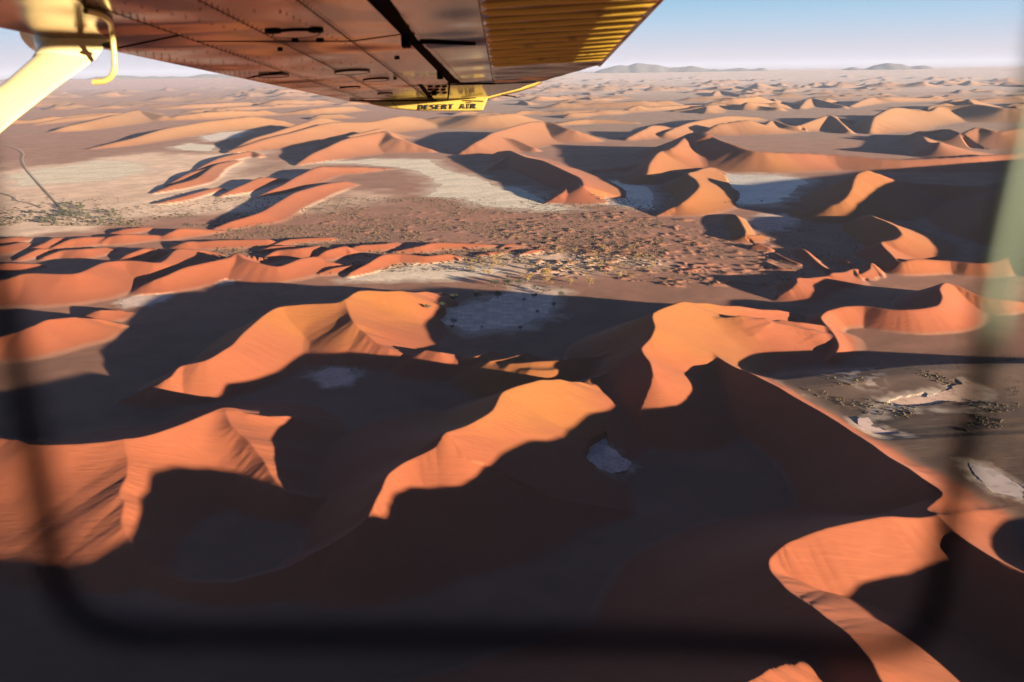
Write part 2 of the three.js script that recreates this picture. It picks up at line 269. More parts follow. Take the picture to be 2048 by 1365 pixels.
function hAt(x, z) {
  const r = Math.hypot(x, z), a = Math.atan2(x, -z);
  const find = (A, v) => { let lo = 0, hi = A.length - 2; while (lo < hi) { const m = (lo + hi + 1) >> 1; if (A[m] <= v) lo = m; else hi = m - 1; } return lo; };
  const j = find(RR, r), i = find(AZ, a), u = clamp((a - AZ[i]) / (AZ[i + 1] - AZ[i])), v = clamp((r - RR[j]) / (RR[j + 1] - RR[j])), k = j * NA + i;
  return mix(mix(HT[k], HT[k + 1], u), mix(HT[k + NA], HT[k + NA + 1], u), v);
}
function onGround(px, py) { let h = 0, p; for (let k = 0; k < 5; k++) { p = at(px, py, h); h = hAt(p[0], p[1]); } return [p[0], p[1], h]; }
// ---- pale clay pans: flat floors that the dunes rise out of (outline in the photograph, colour, roughness of the outline)
const PANS = [
  ['clay_pan', 'pale clay pan ringed by dark trees below the golden dune', [0.52, 0.47, 0.40], [[862, 632], [868, 625], [885, 619], [925, 612], [965, 605], [985, 598], [1005, 590], [1030, 578], [1050, 568], [1065, 570], [1085, 578], [1085, 588], [1110, 582], [1125, 590], [1105, 598], [1102, 610], [1090, 625], [1070, 640], [1040, 652], [1000, 660], [950, 662], [905, 655], [875, 642]]],
  ['clay_pan', 'sunlit pale clay flat between bushes at the edge of the plain', [0.60, 0.53, 0.44], [[690, 562], [720, 552], [780, 541], [830, 529], [900, 526], [960, 531], [1010, 541], [960, 553], [890, 559], [800, 561], [740, 562]]],
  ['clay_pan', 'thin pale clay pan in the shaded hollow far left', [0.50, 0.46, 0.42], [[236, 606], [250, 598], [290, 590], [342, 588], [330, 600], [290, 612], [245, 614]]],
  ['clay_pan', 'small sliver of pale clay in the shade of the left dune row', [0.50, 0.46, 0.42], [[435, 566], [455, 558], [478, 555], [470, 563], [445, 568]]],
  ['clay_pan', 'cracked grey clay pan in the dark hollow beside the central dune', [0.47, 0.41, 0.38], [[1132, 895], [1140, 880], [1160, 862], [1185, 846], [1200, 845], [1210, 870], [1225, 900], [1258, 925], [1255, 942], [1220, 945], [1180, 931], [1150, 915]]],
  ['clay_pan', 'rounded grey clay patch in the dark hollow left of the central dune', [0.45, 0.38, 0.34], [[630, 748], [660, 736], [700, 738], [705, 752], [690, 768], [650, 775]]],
  ['clay_pan', 'large smooth white clay pan behind the sharp crested dune on the right', [0.62, 0.60, 0.54], [[1432, 352], [1470, 348], [1540, 350], [1600, 358], [1618, 365], [1590, 374], [1592, 386], [1555, 402], [1520, 411], [1480, 410], [1450, 400], [1438, 380]]],
  ['clay_pan', 'broad white clay pan edged with bushes right of the long white flat', [0.55, 0.52, 0.47], [[1160, 366], [1230, 364], [1285, 368], [1305, 390], [1310, 418], [1280, 416], [1220, 409], [1165, 400]]],
  ['clay_pan', 'long white clay flat tapering to a point in the middle of the plain', [0.66, 0.57, 0.48], [[610, 326], [700, 320], [760, 317], [860, 320], [880, 330], [925, 348], [985, 364], [1050, 388], [1100, 407], [1160, 425], [1130, 432], [1060, 426], [980, 413], [900, 396], [850, 389], [875, 376], [885, 360], [850, 345], [800, 335], [700, 328]]],
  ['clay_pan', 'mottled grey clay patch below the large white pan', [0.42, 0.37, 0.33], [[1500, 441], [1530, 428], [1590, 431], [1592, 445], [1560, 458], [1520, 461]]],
  ['clay_pan', 'sunlit clay flat with a dark hollow, right, beside the window post', [0.50, 0.42, 0.33], [[1787, 808], [1805, 797], [1855, 796], [1900, 779], [1935, 762], [1965, 770], [1960, 800], [1930, 826], [1880, 822], [1820, 818], [1792, 818]]],
  ['clay_pan', 'narrow strip of sunlit clay on the right plain', [0.55, 0.47, 0.35], [[1735, 834], [1760, 813], [1800, 801], [1850, 784], [1840, 796], [1815, 806], [1780, 819], [1748, 838]]],
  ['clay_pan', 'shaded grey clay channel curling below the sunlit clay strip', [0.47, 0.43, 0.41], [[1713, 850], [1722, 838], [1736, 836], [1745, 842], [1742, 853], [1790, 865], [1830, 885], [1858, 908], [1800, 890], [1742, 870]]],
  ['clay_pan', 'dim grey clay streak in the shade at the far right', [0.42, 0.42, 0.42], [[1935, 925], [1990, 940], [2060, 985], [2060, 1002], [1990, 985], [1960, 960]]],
  ['clay_pan', 'far pale clay flat at the tail of the left dunes', [0.66, 0.58, 0.50], [[345, 294], [380, 287], [430, 291], [418, 302], [365, 301]]],
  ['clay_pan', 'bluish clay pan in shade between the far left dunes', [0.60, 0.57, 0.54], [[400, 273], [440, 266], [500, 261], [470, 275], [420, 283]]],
  ['clay_pan', 'wide pale clay plain beside the dirt road', [0.66, 0.56, 0.45], [[15, 352], [100, 336], [200, 321], [270, 325], [280, 345], [220, 360], [120, 366], [40, 374]]],
];
const panR = rng(5);
for (const p of PANS) {
  const px = p[3], hs = px.map(([a, b]) => onGround(a, b)[2]).sort((a, b) => a - b), lev = hs[Math.floor(hs.length * 0.3)] + 0.3, W = px.map(([a, b]) => at(a, b, lev)), O = [], size = Math.sqrt((Math.max(...W.map((w) => w[0])) - Math.min(...W.map((w) => w[0]))) * (Math.max(...W.map((w) => w[1])) - Math.min(...W.map((w) => w[1]))));
  for (let k = 0; k < W.length; k++) {              // a ragged natural rim
    const a = W[k], b = W[(k + 1) % W.length], L = Math.hypot(b[0] - a[0], b[1] - a[1]), n = Math.min(40, Math.max(4, Math.ceil(L / size * 60)));
    for (let s = 0; s < n; s++) { const t = s / n, x = mix(a[0], b[0], t), z = mix(a[1], b[1], t), q = size * 0.055; O.push([x + q * fbm(x / q / 2.5, z / q / 2.5, 5), z + 1.5 * q * fbm(x / q / 2.5 + 40, z / q / 2.5 + 7, 5)]); }
  }
  p.lev = lev; p.out = O;
  let x0 = 1e9, x1 = -1e9, z0 = 1e9, z1 = -1e9; for (const [x, z] of O) { x0 = Math.min(x0, x); x1 = Math.max(x1, x); z0 = Math.min(z0, z); z1 = Math.max(z1, z); }
  const rim = clamp(size * 0.16, 18, 110); p.box = [x0 - rim * 2, x1 + rim * 2, z0 - rim * 2, z1 + rim * 2];
  for (let j = 0; j < NR; j++) {                      // the bare floor lies level
    if (RR[j] < Math.hypot(clamp(0, x0, x1), clamp(0, z0, z1)) - 2 * rim || RR[j] > Math.max(Math.hypot(x0, z0), Math.hypot(x1, z0)) + 2 * rim) continue;
    for (let i = 0; i < NA; i++) { const x = Math.sin(AZ[i]) * RR[j], z = -Math.cos(AZ[i]) * RR[j]; if (x < p.box[0] || x > p.box[1] || z < p.box[2] || z > p.box[3]) continue; const k = j * NA + i;
      if (HT[k] < lev + 3) {                          // thin silt round the rim, patchy, where the floor has dried
        let d = 1e9; for (let a = 0; a < O.length; a++) { const b = O[(a + 1) % O.length], bx = b[0] - O[a][0], bz = b[1] - O[a][1], t = clamp(((x - O[a][0]) * bx + (z - O[a][1]) * bz) / (bx * bx + bz * bz + 1e-9)), q = (x - O[a][0] - bx * t) ** 2 + (z - O[a][1] - bz * t) ** 2; if (q < d) d = q; }
        SILT[k] = Math.max(SILT[k], clamp(0.85 - Math.sqrt(d) / rim + 0.8 * fbm(x / rim * 1.3, z / rim * 1.3, 4)) * 0.75);
      }
      if (inside(O, x, z) && HT[k] < lev + (/ringed|smooth|cracked/.test(p[1]) ? (/ringed/.test(p[1]) ? 14 : 8) : /strip|hollow, right/.test(p[1]) ? 1 : 2.5)) HT[k] = Math.min(HT[k], lev - 0.5); }
  }
}
function inside(O, x, z) { let c = false; for (let i = 0, j = O.length - 1; i < O.length; j = i++) if ((O[i][1] > z) !== (O[j][1] > z) && x < (O[j][0] - O[i][0]) * (z - O[i][1]) / (O[j][1] - O[i][1]) + O[i][0]) c = !c; return c; }

// ---- colours of the ground: red sand on the dunes, gravel and clay on the flats, haze mixed into far colours
const blob = (px, py, rx, ry) => { const a = at(px, py), b = at(px + rx, py), c = at(px, py - ry), d = at(px, py + ry); return { x: a[0], z: a[1], rx: Math.abs(b[0] - a[0]), rz: Math.abs(d[1] - c[1]) / 2 }; };
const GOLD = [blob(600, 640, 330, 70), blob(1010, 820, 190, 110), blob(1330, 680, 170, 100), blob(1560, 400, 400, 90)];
const ROUGH = [blob(1510, 840, 80, 38), blob(665, 752, 60, 22), blob(1690, 790, 60, 40)];
const PALE = [blob(150, 370, 420, 70), blob(80, 450, 140, 30), blob(520, 400, 230, 30), blob(1060, 530, 230, 25), blob(300, 330, 200, 30)];
const blobAt = (b, x, z) => { const u = (x - b.x) / b.rx, v = (z - b.z) / b.rz, n = fbm(x / (b.rx * 0.3 + 40), z / (b.rz * 0.3 + 40), 4); return sstep(1.25, 0.55, Math.hypot(u, v) + n * 0.5); };
function groundColour(x, z, h, under, silt) {
  const d = Math.hypot(x, z), n = fbm(x / 70, z / 70, 4), m = fbm(x / 600 + 5, z / 600, 4), f = fbm(x / 18, z / 18, 3) * (d < 3500 ? 1 : 0.5);
  const s = fbm(x / 260 + z / 700, z / 260, 3);
  let sand = sstep(0.6, 4.5, h - under - 480 * sstep(44000, 62000, d) + n * 1.2);
  const pale = Math.min(1, PALE.reduce((a, b) => a + 0.9 * blobAt(b, x, z), 0));
  let p = [0.285, 0.13, 0.084];
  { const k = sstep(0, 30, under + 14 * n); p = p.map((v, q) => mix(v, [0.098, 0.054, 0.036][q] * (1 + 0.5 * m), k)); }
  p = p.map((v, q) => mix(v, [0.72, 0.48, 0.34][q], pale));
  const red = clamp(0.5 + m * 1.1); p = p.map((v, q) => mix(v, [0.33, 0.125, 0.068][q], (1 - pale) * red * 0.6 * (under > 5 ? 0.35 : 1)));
  p = p.map((v) => v * (1 + 0.32 * n + 0.22 * f));
  if (d > 5200 && x > -600) { const t = sstep(5200, 8000, d) * 0.7; p = p.map((v, q) => mix(v, [0.25, 0.15, 0.105][q] * (1 + 0.3 * n), t)); const t2 = sstep(11000, 26000, d) * 0.85; p = p.map((v, q) => mix(v, [0.46, 0.31, 0.245][q] * (1 + 0.22 * n), t2)); }  // far plain pales with distance: haze put into its colour
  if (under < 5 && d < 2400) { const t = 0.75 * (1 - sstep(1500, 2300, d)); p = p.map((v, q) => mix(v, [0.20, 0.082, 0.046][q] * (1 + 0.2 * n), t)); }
  const rough = ROUGH.reduce((a, b) => Math.max(a, blobAt(b, x, z)), 0) * sstep(-0.1, 0.25, fbm(x / 14, z / 14, 3));
  p = p.map((v, q) => mix(mix(v, [0.42, 0.31, 0.26][q], rough * 0.8), [0.60, 0.46, 0.36][q] * (1 + 0.15 * f), silt));
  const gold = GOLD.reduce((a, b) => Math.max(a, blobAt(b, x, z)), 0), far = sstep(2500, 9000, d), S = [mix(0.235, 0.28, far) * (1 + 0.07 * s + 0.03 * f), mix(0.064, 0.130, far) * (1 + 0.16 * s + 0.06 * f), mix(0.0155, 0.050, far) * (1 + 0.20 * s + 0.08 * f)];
  const dry = 0.4 * sstep(9000, 24000, d); for (let q = 0; q < 3; q++) S[q] = mix(S[q], [0.34, 0.205, 0.145][q], dry);  // far sand paled and greyed with distance, haze painted into its colour
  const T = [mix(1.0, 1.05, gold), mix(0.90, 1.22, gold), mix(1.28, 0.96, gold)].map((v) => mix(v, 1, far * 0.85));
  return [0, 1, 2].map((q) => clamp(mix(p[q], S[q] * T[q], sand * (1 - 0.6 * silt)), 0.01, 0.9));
}
function noiseMap(size, fn, srgb) { const a = new Uint8Array(size * size * 4); for (let j = 0; j < size; j++) for (let i = 0; i < size; i++) { const v = fn(i / size, j / size); a.set(typeof v === 'number' ? [v * 255, v * 255, v * 255, 255] : [...v.map((c) => c * 255), 255], (j * size + i) * 4); } const t = new THREE.DataTexture(a, size, size); t.wrapS = t.wrapT = THREE.RepeatWrapping; t.magFilter = THREE.LinearFilter; t.minFilter = THREE.LinearMipmapLinearFilter; t.generateMipmaps = true; if (srgb) t.colorSpace = THREE.SRGBColorSpace; t.needsUpdate = true; return t; }
const wrapN = (u, v, f, o) => { const g = (i, j) => hash2(((i % f) + f) % f + o, ((j % f) + f) % f + o * 3), x = u * f, y = v * f, i = Math.floor(x), j = Math.floor(y), a = x - i, b = y - j, s = a * a * (3 - 2 * a), t = b * b * (3 - 2 * b); return mix(mix(g(i, j), g(i + 1, j), s), mix(g(i, j + 1), g(i + 1, j + 1), s), t); };
// wind streaks and broad ripples in the sand, 240 m to a tile
const wrapA = (u, v, fx, fy, o) => { const g = (i, j) => hash2(((i % fx) + fx) % fx + o, ((j % fy) + fy) % fy + o * 3), x = u * fx, y = v * fy, i = Math.floor(x), j = Math.floor(y), a = x - i, b = y - j, s = a * a * (3 - 2 * a), t = b * b * (3 - 2 * b); return mix(mix(g(i, j), g(i + 1, j), s), mix(g(i, j + 1), g(i + 1, j + 1), s), t); };
const sandBump = noiseMap(512, (u, v) => { const w = 0.05 * (wrapN(u, v, 5, 2) - 0.5), x = u + w, y = v - w; return clamp(0.5 + 0.9 * (0.30 * (wrapA(x, y, 10, 70, 3) - 0.5) + 0.16 * (wrapA(x, y, 22, 150, 9) - 0.5) + 0.22 * (wrapN(u, v, 30, 6) - 0.5) + 0.5 * (wrapN(u, v, 7, 1) - 0.5))); });
const groundMat = new THREE.MeshStandardMaterial({ vertexColors: true, roughness: 0.95, metalness: 0, bumpMap: sandBump, bumpScale: 0.5 });
const duneMat = new THREE.MeshStandardMaterial({ vertexColors: true, roughness: 0.9, metalness: 0, bumpMap: sandBump, bumpScale: 0.65 });
const DUNES = {
  hook: 'sunlit hook shaped dune with a rounded crest at the bottom right', long: 'long dune with a thin bright crest line running down to the right', yellow: 'tall dune with a bright yellow face at the head of the long crest',
  middle: 'central dune with a glowing face and a peaked crest beside the cracked pan', golden: 'golden dune left of the tree ringed pan', left: 'broad pink dune at the left behind the window post', near: 'dark dune nearest the aircraft with a small lit tip at the bottom edge',
  row: 'row of smooth orange dunes at the left edge above the golden dune', crescents: 'cluster of small linked crescent dunes on the right', bend: 'winding orange dune right of the yellow faced dune', curl: 'curling dune below the sharp peaked dune at the right', sharp: 'sharp peaked dune right of the large white pan', pans: 'narrow lit dune standing between the two white pans', big: 'big pyramid dune behind the large white pan',
};
{
  const pos = new Float32Array(NA * NR * 3), col = new Float32Array(NA * NR * 3), uv = new Float32Array(NA * NR * 2);
  for (let j = 0; j < NR; j++) for (let i = 0; i < NA; i++) {
    const k = j * NA + i, x = Math.sin(AZ[i]) * RR[j], z = -Math.cos(AZ[i]) * RR[j], h = HT[k];
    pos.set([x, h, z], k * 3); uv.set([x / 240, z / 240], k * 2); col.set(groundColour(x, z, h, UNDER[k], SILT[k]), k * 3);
  }
  const all = new Uint32Array((NR - 1) * (NA - 1) * 6); let q = 0;
  const lists = { ground: [] }; for (const n in DUNES) lists[n] = [];
  const own = (k) => { const r = ridges[DOM[k]], n = r && r.name; return n && DUNES[n] && HT[k] - UNDER[k] > 3 ? n : 'ground'; };
  for (let j = 0; j < NR - 1; j++) for (let i = 0; i < NA - 1; i++) {
    const k = j * NA + i, t = [k, k + 1, k + NA, k + 1, k + NA + 1, k + NA]; all.set(t, q); q += 6;
    const a = own(k); (lists[a] || lists.ground).push(...t);
  }
  const g = new THREE.BufferGeometry();
  g.setAttribute('position', new THREE.BufferAttribute(pos, 3)); g.setIndex(new THREE.BufferAttribute(all, 1)); g.computeVertexNormals();
  const nor = g.attributes.normal.array;
  for (const n in lists) {
    const L = lists[n], map = new Map(), P = [], N = [], C = [], U = [], I = new Uint32Array(L.length);
    for (let e = 0; e < L.length; e++) { const k = L[e]; let m = map.get(k); if (m === undefined) { m = map.size; map.set(k, m); P.push(pos[k * 3], pos[k * 3 + 1], pos[k * 3 + 2]); N.push(nor[k * 3], nor[k * 3 + 1], nor[k * 3 + 2]); C.push(col[k * 3], col[k * 3 + 1], col[k * 3 + 2]); U.push(uv[k * 2], uv[k * 2 + 1]); } I[e] = m; }
    const b = new THREE.BufferGeometry();
    b.setAttribute('position', new THREE.Float32BufferAttribute(P, 3)); b.setAttribute('normal', new THREE.Float32BufferAttribute(N, 3)); b.setAttribute('color', new THREE.Float32BufferAttribute(C, 3)); b.setAttribute('uv', new THREE.Float32BufferAttribute(U, 2)); b.setIndex(new THREE.BufferAttribute(I, 1));
    if (n === 'ground') tag(put('ground', b, groundMat), 'wide desert floor of red sand, gravel and low dunes out to the horizon', 'ground', null, 'structure');
    else tag(put('sand_dune', b, duneMat), DUNES[n], 'sand dune', null, 'structure');
  }
}
// cracked mud: dark lines between plates, and mottling; 60 m to a tile
const crack = (() => { const n = 9, P = []; const r = rng(12); for (let j = 0; j < n; j++) for (let i = 0; i < n; i++) P.push([(i + r()) / n, (j + r()) / n]); return noiseMap(512, (u, v) => {
  const w = 0.03 * (wrapN(u, v, 10, 5) - 0.5), x = u + w, y = v - w; let a = 9, b = 9; const ci = Math.floor(x * n), cj = Math.floor(y * n);
  for (let dj = -2; dj <= 2; dj++) for (let di = -2; di <= 2; di++) { const ii = ci + di, jj = cj + dj, p = P[((jj % n + n) % n) * n + (ii % n + n) % n], dx = p[0] + Math.floor(ii / n) - x, dy = p[1] + Math.floor(jj / n) - y, d = Math.hypot(dx, dy); if (d < a) { b = a; a = d; } else if (d < b) b = d; }
  const line = sstep(0.002, 0.012, b - a), t = 0.80 + 0.2 * wrapN(u, v, 6, 2) - 0.14 * (1 - line) + 0.12 * (wrapN(u, v, 40, 8) - 0.5); return [clamp(t), clamp(t * 0.99), clamp(t * 0.97)];
}, true); })();
const mottle = noiseMap(256, (u, v) => { const t = 0.93 + 0.10 * (wrapN(u, v, 5, 4) - 0.5) + 0.08 * (wrapN(u, v, 17, 6) - 0.5) - 0.10 * sstep(0.66, 0.8, wrapN(u, v, 44, 3)); return [clamp(t), clamp(t * 0.99), clamp(t * 0.975)]; }, true);
for (const p of PANS) {
  const near = /ringed|cracked/.test(p[1]), tile = near ? 90 : 260;
  const sh = new THREE.Shape(p.out.map(([x, z]) => new THREE.Vector2(x, -z))), g = new THREE.ShapeGeometry(sh); g.rotateX(-Math.PI / 2);
  const P = g.attributes.position, U = g.attributes.uv; for (let k = 0; k < P.count; k++) U.setXY(k, P.getX(k) / tile, P.getZ(k) / tile);
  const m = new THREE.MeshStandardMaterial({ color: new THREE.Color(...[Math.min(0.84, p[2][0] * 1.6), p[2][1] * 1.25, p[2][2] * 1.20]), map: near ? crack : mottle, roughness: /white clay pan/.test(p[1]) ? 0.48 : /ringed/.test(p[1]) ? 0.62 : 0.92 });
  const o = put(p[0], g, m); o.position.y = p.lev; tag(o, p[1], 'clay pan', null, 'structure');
}
// ---- blue mountains on the horizon
function mountains(label, dist, pts, depth, seed) {
  // pts: [px, height above the plain in metres]; a rocky massif with spurs that run down both sides
  const n = 130, m = 22, P = [], I = [];
  for (let i = 0; i <= n; i++) {
    const t = i / n * (pts.length - 1), k = Math.min(pts.length - 2, Math.floor(t)), px = mix(pts[k][0], pts[k + 1][0], t - k), H = mix(pts[k][1], pts[k + 1][1], sstep(0, 1, t - k));
    const a = Math.atan((px - 1024) / (F * 1.05));
    for (let j = 0; j <= m; j++) {
      const v = j / m * 2 - 1, d = dist + v * depth, x = Math.sin(a) * d, z = -Math.cos(a) * d, spur = 0.75 + 0.5 * fbm(x / 2600 + seed, z / 4200, 3);
      P.push(x, Math.max(-6, H * 1.5 * (Math.pow(1 - Math.abs(v), 1.25) * spur * (0.82 + 0.3 * fbm(x / 1700 + seed, 3.1, 3)) ) - 6), z);
    }
  }
  for (let i = 0; i < n; i++) for (let j = 0; j < m; j++) { const k = i * (m + 1) + j; I.push(k, k + m + 1, k + 1, k + 1, k + m + 1, k + m + 2); }
  const g = new THREE.BufferGeometry(); g.setAttribute('position', new THREE.Float32BufferAttribute(P, 3)); g.setIndex(I); g.computeVertexNormals();
  tag(put('mountain', g, new THREE.MeshStandardMaterial({ color: new THREE.Color(0.065, 0.055, 0.05), roughness: 1 })), label, 'mountain', null, 'structure');
}
mountains('long low blue mountain range on the horizon beside the wing tip', 59000, [[1130, 0], [1180, 520], [1240, 640], [1300, 960], [1325, 1000], [1350, 800], [1400, 700], [1470, 760], [1530, 640], [1560, 300], [1600, 0]], 2600, 1);
mountains('flat topped blue mountain on the horizon at the right', 58500, [[1620, 0], [1680, 420], [1720, 700], [1760, 860], [1800, 900], [1850, 860], [1890, 480], [1930, 420], [1970, 260], [2010, 0]], 2600, 9);
mountains('faint mountain ridge in the haze at the left under the wing', 60000, [[-60, 300], [60, 620], [200, 560], [330, 700], [430, 560], [560, 640], [650, 300], [720, 0]], 2800, 17);

// ---- dirt road and dry stream bed on the pale plain
function ribbon(name, label, width, pts, colour, cat) {
  const W = pts.map(([a, b]) => at(a, b, 1)), c = new THREE.CatmullRomCurve3(W.map(([x, z]) => new THREE.Vector3(x, 0, z))), n = 90, P = [], I = [];
  for (let k = 0; k <= n; k++) { const p = c.getPointAt(k / n), t = c.getTangentAt(k / n), w = width * (0.8 + 0.4 * hash2(k, 3)) / 2; for (const s of [-1, 1]) { const x = p.x - t.z * w * s, z = p.z + t.x * w * s; P.push(x, Math.max(hAt(x, z), 0.35) + 0.45, z); } }
  for (let k = 0; k < n; k++) I.push(k * 2, k * 2 + 1, k * 2 + 2, k * 2 + 1, k * 2 + 3, k * 2 + 2);
  const g = new THREE.BufferGeometry(); g.setAttribute('position', new THREE.Float32BufferAttribute(P, 3)); g.setIndex(I); g.computeVertexNormals();
  const m = new THREE.MeshStandardMaterial({ color: new THREE.Color(...colour), roughness: 0.95, side: THREE.DoubleSide });
  tag(put(name, g, m), label, cat, null, 'structure');
}
ribbon('road', 'thin dirt road crossing the pale plain at the left', 8, [[8, 292], [30, 298], [42, 308], [40, 320], [48, 336], [70, 362], [95, 390], [112, 408], [122, 418]], [0.15, 0.10, 0.07], 'dirt road');
ribbon('road', 'pale verge running along the dirt road', 4, [[14, 291], [35, 297], [47, 307], [45, 320], [53, 336], [75, 362], [100, 390], [116, 408], [125, 418]], [0.62, 0.46, 0.34], 'dirt road');
ribbon('dry_stream', 'dark dry stream bed winding below the pale plain at the left edge', 12, [[0, 386], [12, 390], [24, 394], [29, 400], [36, 403], [52, 405], [66, 410], [82, 416]], [0.20, 0.15, 0.10], 'stream bed');
// ---- camel thorn trees and bushes: trunk, limbs and a crown of many small leaf clumps
const barkMat = new THREE.MeshStandardMaterial({ color: new THREE.Color(0.10, 0.07, 0.05), roughness: 0.95 });
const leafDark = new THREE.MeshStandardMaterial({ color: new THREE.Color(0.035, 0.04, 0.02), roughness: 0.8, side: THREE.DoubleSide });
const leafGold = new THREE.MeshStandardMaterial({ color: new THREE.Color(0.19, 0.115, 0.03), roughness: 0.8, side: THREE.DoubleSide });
function limb(a, b, r0, r1) { const d = new THREE.Vector3().subVectors(b, a), g = new THREE.CylinderGeometry(r1, r0, d.length(), 5, 1, true); g.translate(0, d.length() / 2, 0); g.applyQuaternion(new THREE.Quaternion().setFromUnitVectors(new THREE.Vector3(0, 1, 0), d.normalize())); g.translate(a.x, a.y, a.z); return g; }
function crownGeo(seed, w, h, y0, lobes, leaves) {
  const r = rng(seed), P = [], C = [];
  for (let k = 0; k < lobes; k++) { const a = r() * 6.283, q = Math.sqrt(r()) * w * 0.33; C.push([Math.cos(a) * q, y0 + h * (0.35 + 0.4 * r()), Math.sin(a) * q, w * (0.16 + 0.12 * r())]); }
  for (let k = 0; k < leaves; k++) {
    const c = C[Math.floor(r() * lobes)], u = r() * 2 - 1, a = r() * 6.283, q = c[3] * Math.pow(0.35 + 0.65 * r(), 0.6), s = Math.sqrt(1 - u * u), x = c[0] + Math.cos(a) * s * q, y = c[1] + u * q * h / w * 1.3, z = c[2] + Math.sin(a) * s * q, S = w * (0.03 + 0.035 * r());
    for (let e = 0; e < 3; e++) { const b = r() * 6.283, v = r() * 2 - 1, t = Math.sqrt(1 - v * v); P.push(x + Math.cos(b) * t * S, Math.max(0.1, y + v * S), z + Math.sin(b) * t * S); }
  }
  const g = new THREE.BufferGeometry(); g.setAttribute('position', new THREE.Float32BufferAttribute(P, 3)); g.computeVertexNormals(); return g;
}
function makeTree(seed, leaf, w, h) {
  const o = new THREE.Group(), r = rng(seed), V = (x, y, z) => new THREE.Vector3(x, y, z), gs = [limb(V(0, -1, 0), V(0.1 * w * (r() - 0.5), h * 0.35, 0), w * 0.035, w * 0.024)];
  for (let k = 0; k < 5; k++) { const a = k * 1.26 + r(), q = w * 0.3; gs.push(limb(V(0, h * 0.3, 0), V(Math.cos(a) * q, h * (0.55 + 0.25 * r()), Math.sin(a) * q), w * 0.018, w * 0.006)); }
  put('trunk', mergeGeometries(gs), barkMat, o); put('crown', crownGeo(seed + 9, w, h * 0.75, h * 0.28, 9, 520), leaf, o);
  return o;
}
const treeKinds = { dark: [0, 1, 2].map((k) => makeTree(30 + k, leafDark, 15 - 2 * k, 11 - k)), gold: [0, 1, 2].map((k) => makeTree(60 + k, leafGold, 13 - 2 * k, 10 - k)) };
let treeN = 0;
function tree(kind, px, py, width, label, group, name = 'tree') {
  const p = onGround(px, py); if (p[2] > 30) return;
  const v = treeKinds[kind][treeN++ % 3], o = v.clone(), base = new THREE.Box3().setFromObject(v), w0 = base.max.x - base.min.x;
  const d = Math.hypot(p[0], p[1], EYE.y), s = 1.2 * width * d / F / w0;
  o.name = numbered(name); o.userData = {}; o.position.set(p[0], p[2] - 0.2, p[1]); o.rotation.y = treeN * 2.4; o.scale.setScalar(s); scene.add(o);
  tag(o, label, name, group);
}
// single dark trees round the shaded pan
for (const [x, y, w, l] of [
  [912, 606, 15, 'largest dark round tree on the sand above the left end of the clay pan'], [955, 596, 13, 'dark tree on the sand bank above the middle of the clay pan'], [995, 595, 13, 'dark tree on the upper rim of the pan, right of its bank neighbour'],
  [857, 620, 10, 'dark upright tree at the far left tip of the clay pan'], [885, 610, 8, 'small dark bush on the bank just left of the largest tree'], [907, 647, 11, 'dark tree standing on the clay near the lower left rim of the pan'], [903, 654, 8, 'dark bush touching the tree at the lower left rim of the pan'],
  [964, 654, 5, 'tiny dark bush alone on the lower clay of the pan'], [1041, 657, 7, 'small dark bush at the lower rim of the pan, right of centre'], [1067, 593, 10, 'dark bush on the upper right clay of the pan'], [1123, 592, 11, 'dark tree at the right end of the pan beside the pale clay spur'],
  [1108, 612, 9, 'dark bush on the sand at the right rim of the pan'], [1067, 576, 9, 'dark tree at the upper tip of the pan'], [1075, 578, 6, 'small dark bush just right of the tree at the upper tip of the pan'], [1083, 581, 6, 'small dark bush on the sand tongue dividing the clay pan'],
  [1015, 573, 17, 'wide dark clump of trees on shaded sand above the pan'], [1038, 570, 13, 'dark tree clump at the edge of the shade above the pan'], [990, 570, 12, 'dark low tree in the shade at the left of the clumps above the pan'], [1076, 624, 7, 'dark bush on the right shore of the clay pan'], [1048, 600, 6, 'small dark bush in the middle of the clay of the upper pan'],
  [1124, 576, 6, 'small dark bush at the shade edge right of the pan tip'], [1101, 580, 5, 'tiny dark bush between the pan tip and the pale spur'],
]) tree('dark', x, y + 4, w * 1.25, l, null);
// golden trees at the edge of the sunlit flat
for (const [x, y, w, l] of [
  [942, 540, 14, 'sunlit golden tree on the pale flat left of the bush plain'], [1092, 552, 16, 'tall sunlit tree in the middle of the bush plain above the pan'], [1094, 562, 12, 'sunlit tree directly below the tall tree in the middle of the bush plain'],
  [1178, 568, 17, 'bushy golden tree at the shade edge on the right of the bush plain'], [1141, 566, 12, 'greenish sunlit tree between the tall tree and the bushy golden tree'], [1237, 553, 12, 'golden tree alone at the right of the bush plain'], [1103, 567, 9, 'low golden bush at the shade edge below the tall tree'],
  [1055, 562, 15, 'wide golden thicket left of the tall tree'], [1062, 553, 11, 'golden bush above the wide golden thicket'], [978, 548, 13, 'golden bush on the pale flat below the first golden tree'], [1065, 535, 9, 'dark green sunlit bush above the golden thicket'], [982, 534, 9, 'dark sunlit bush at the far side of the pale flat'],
]) tree('gold', x, y + 4, w, l, null);
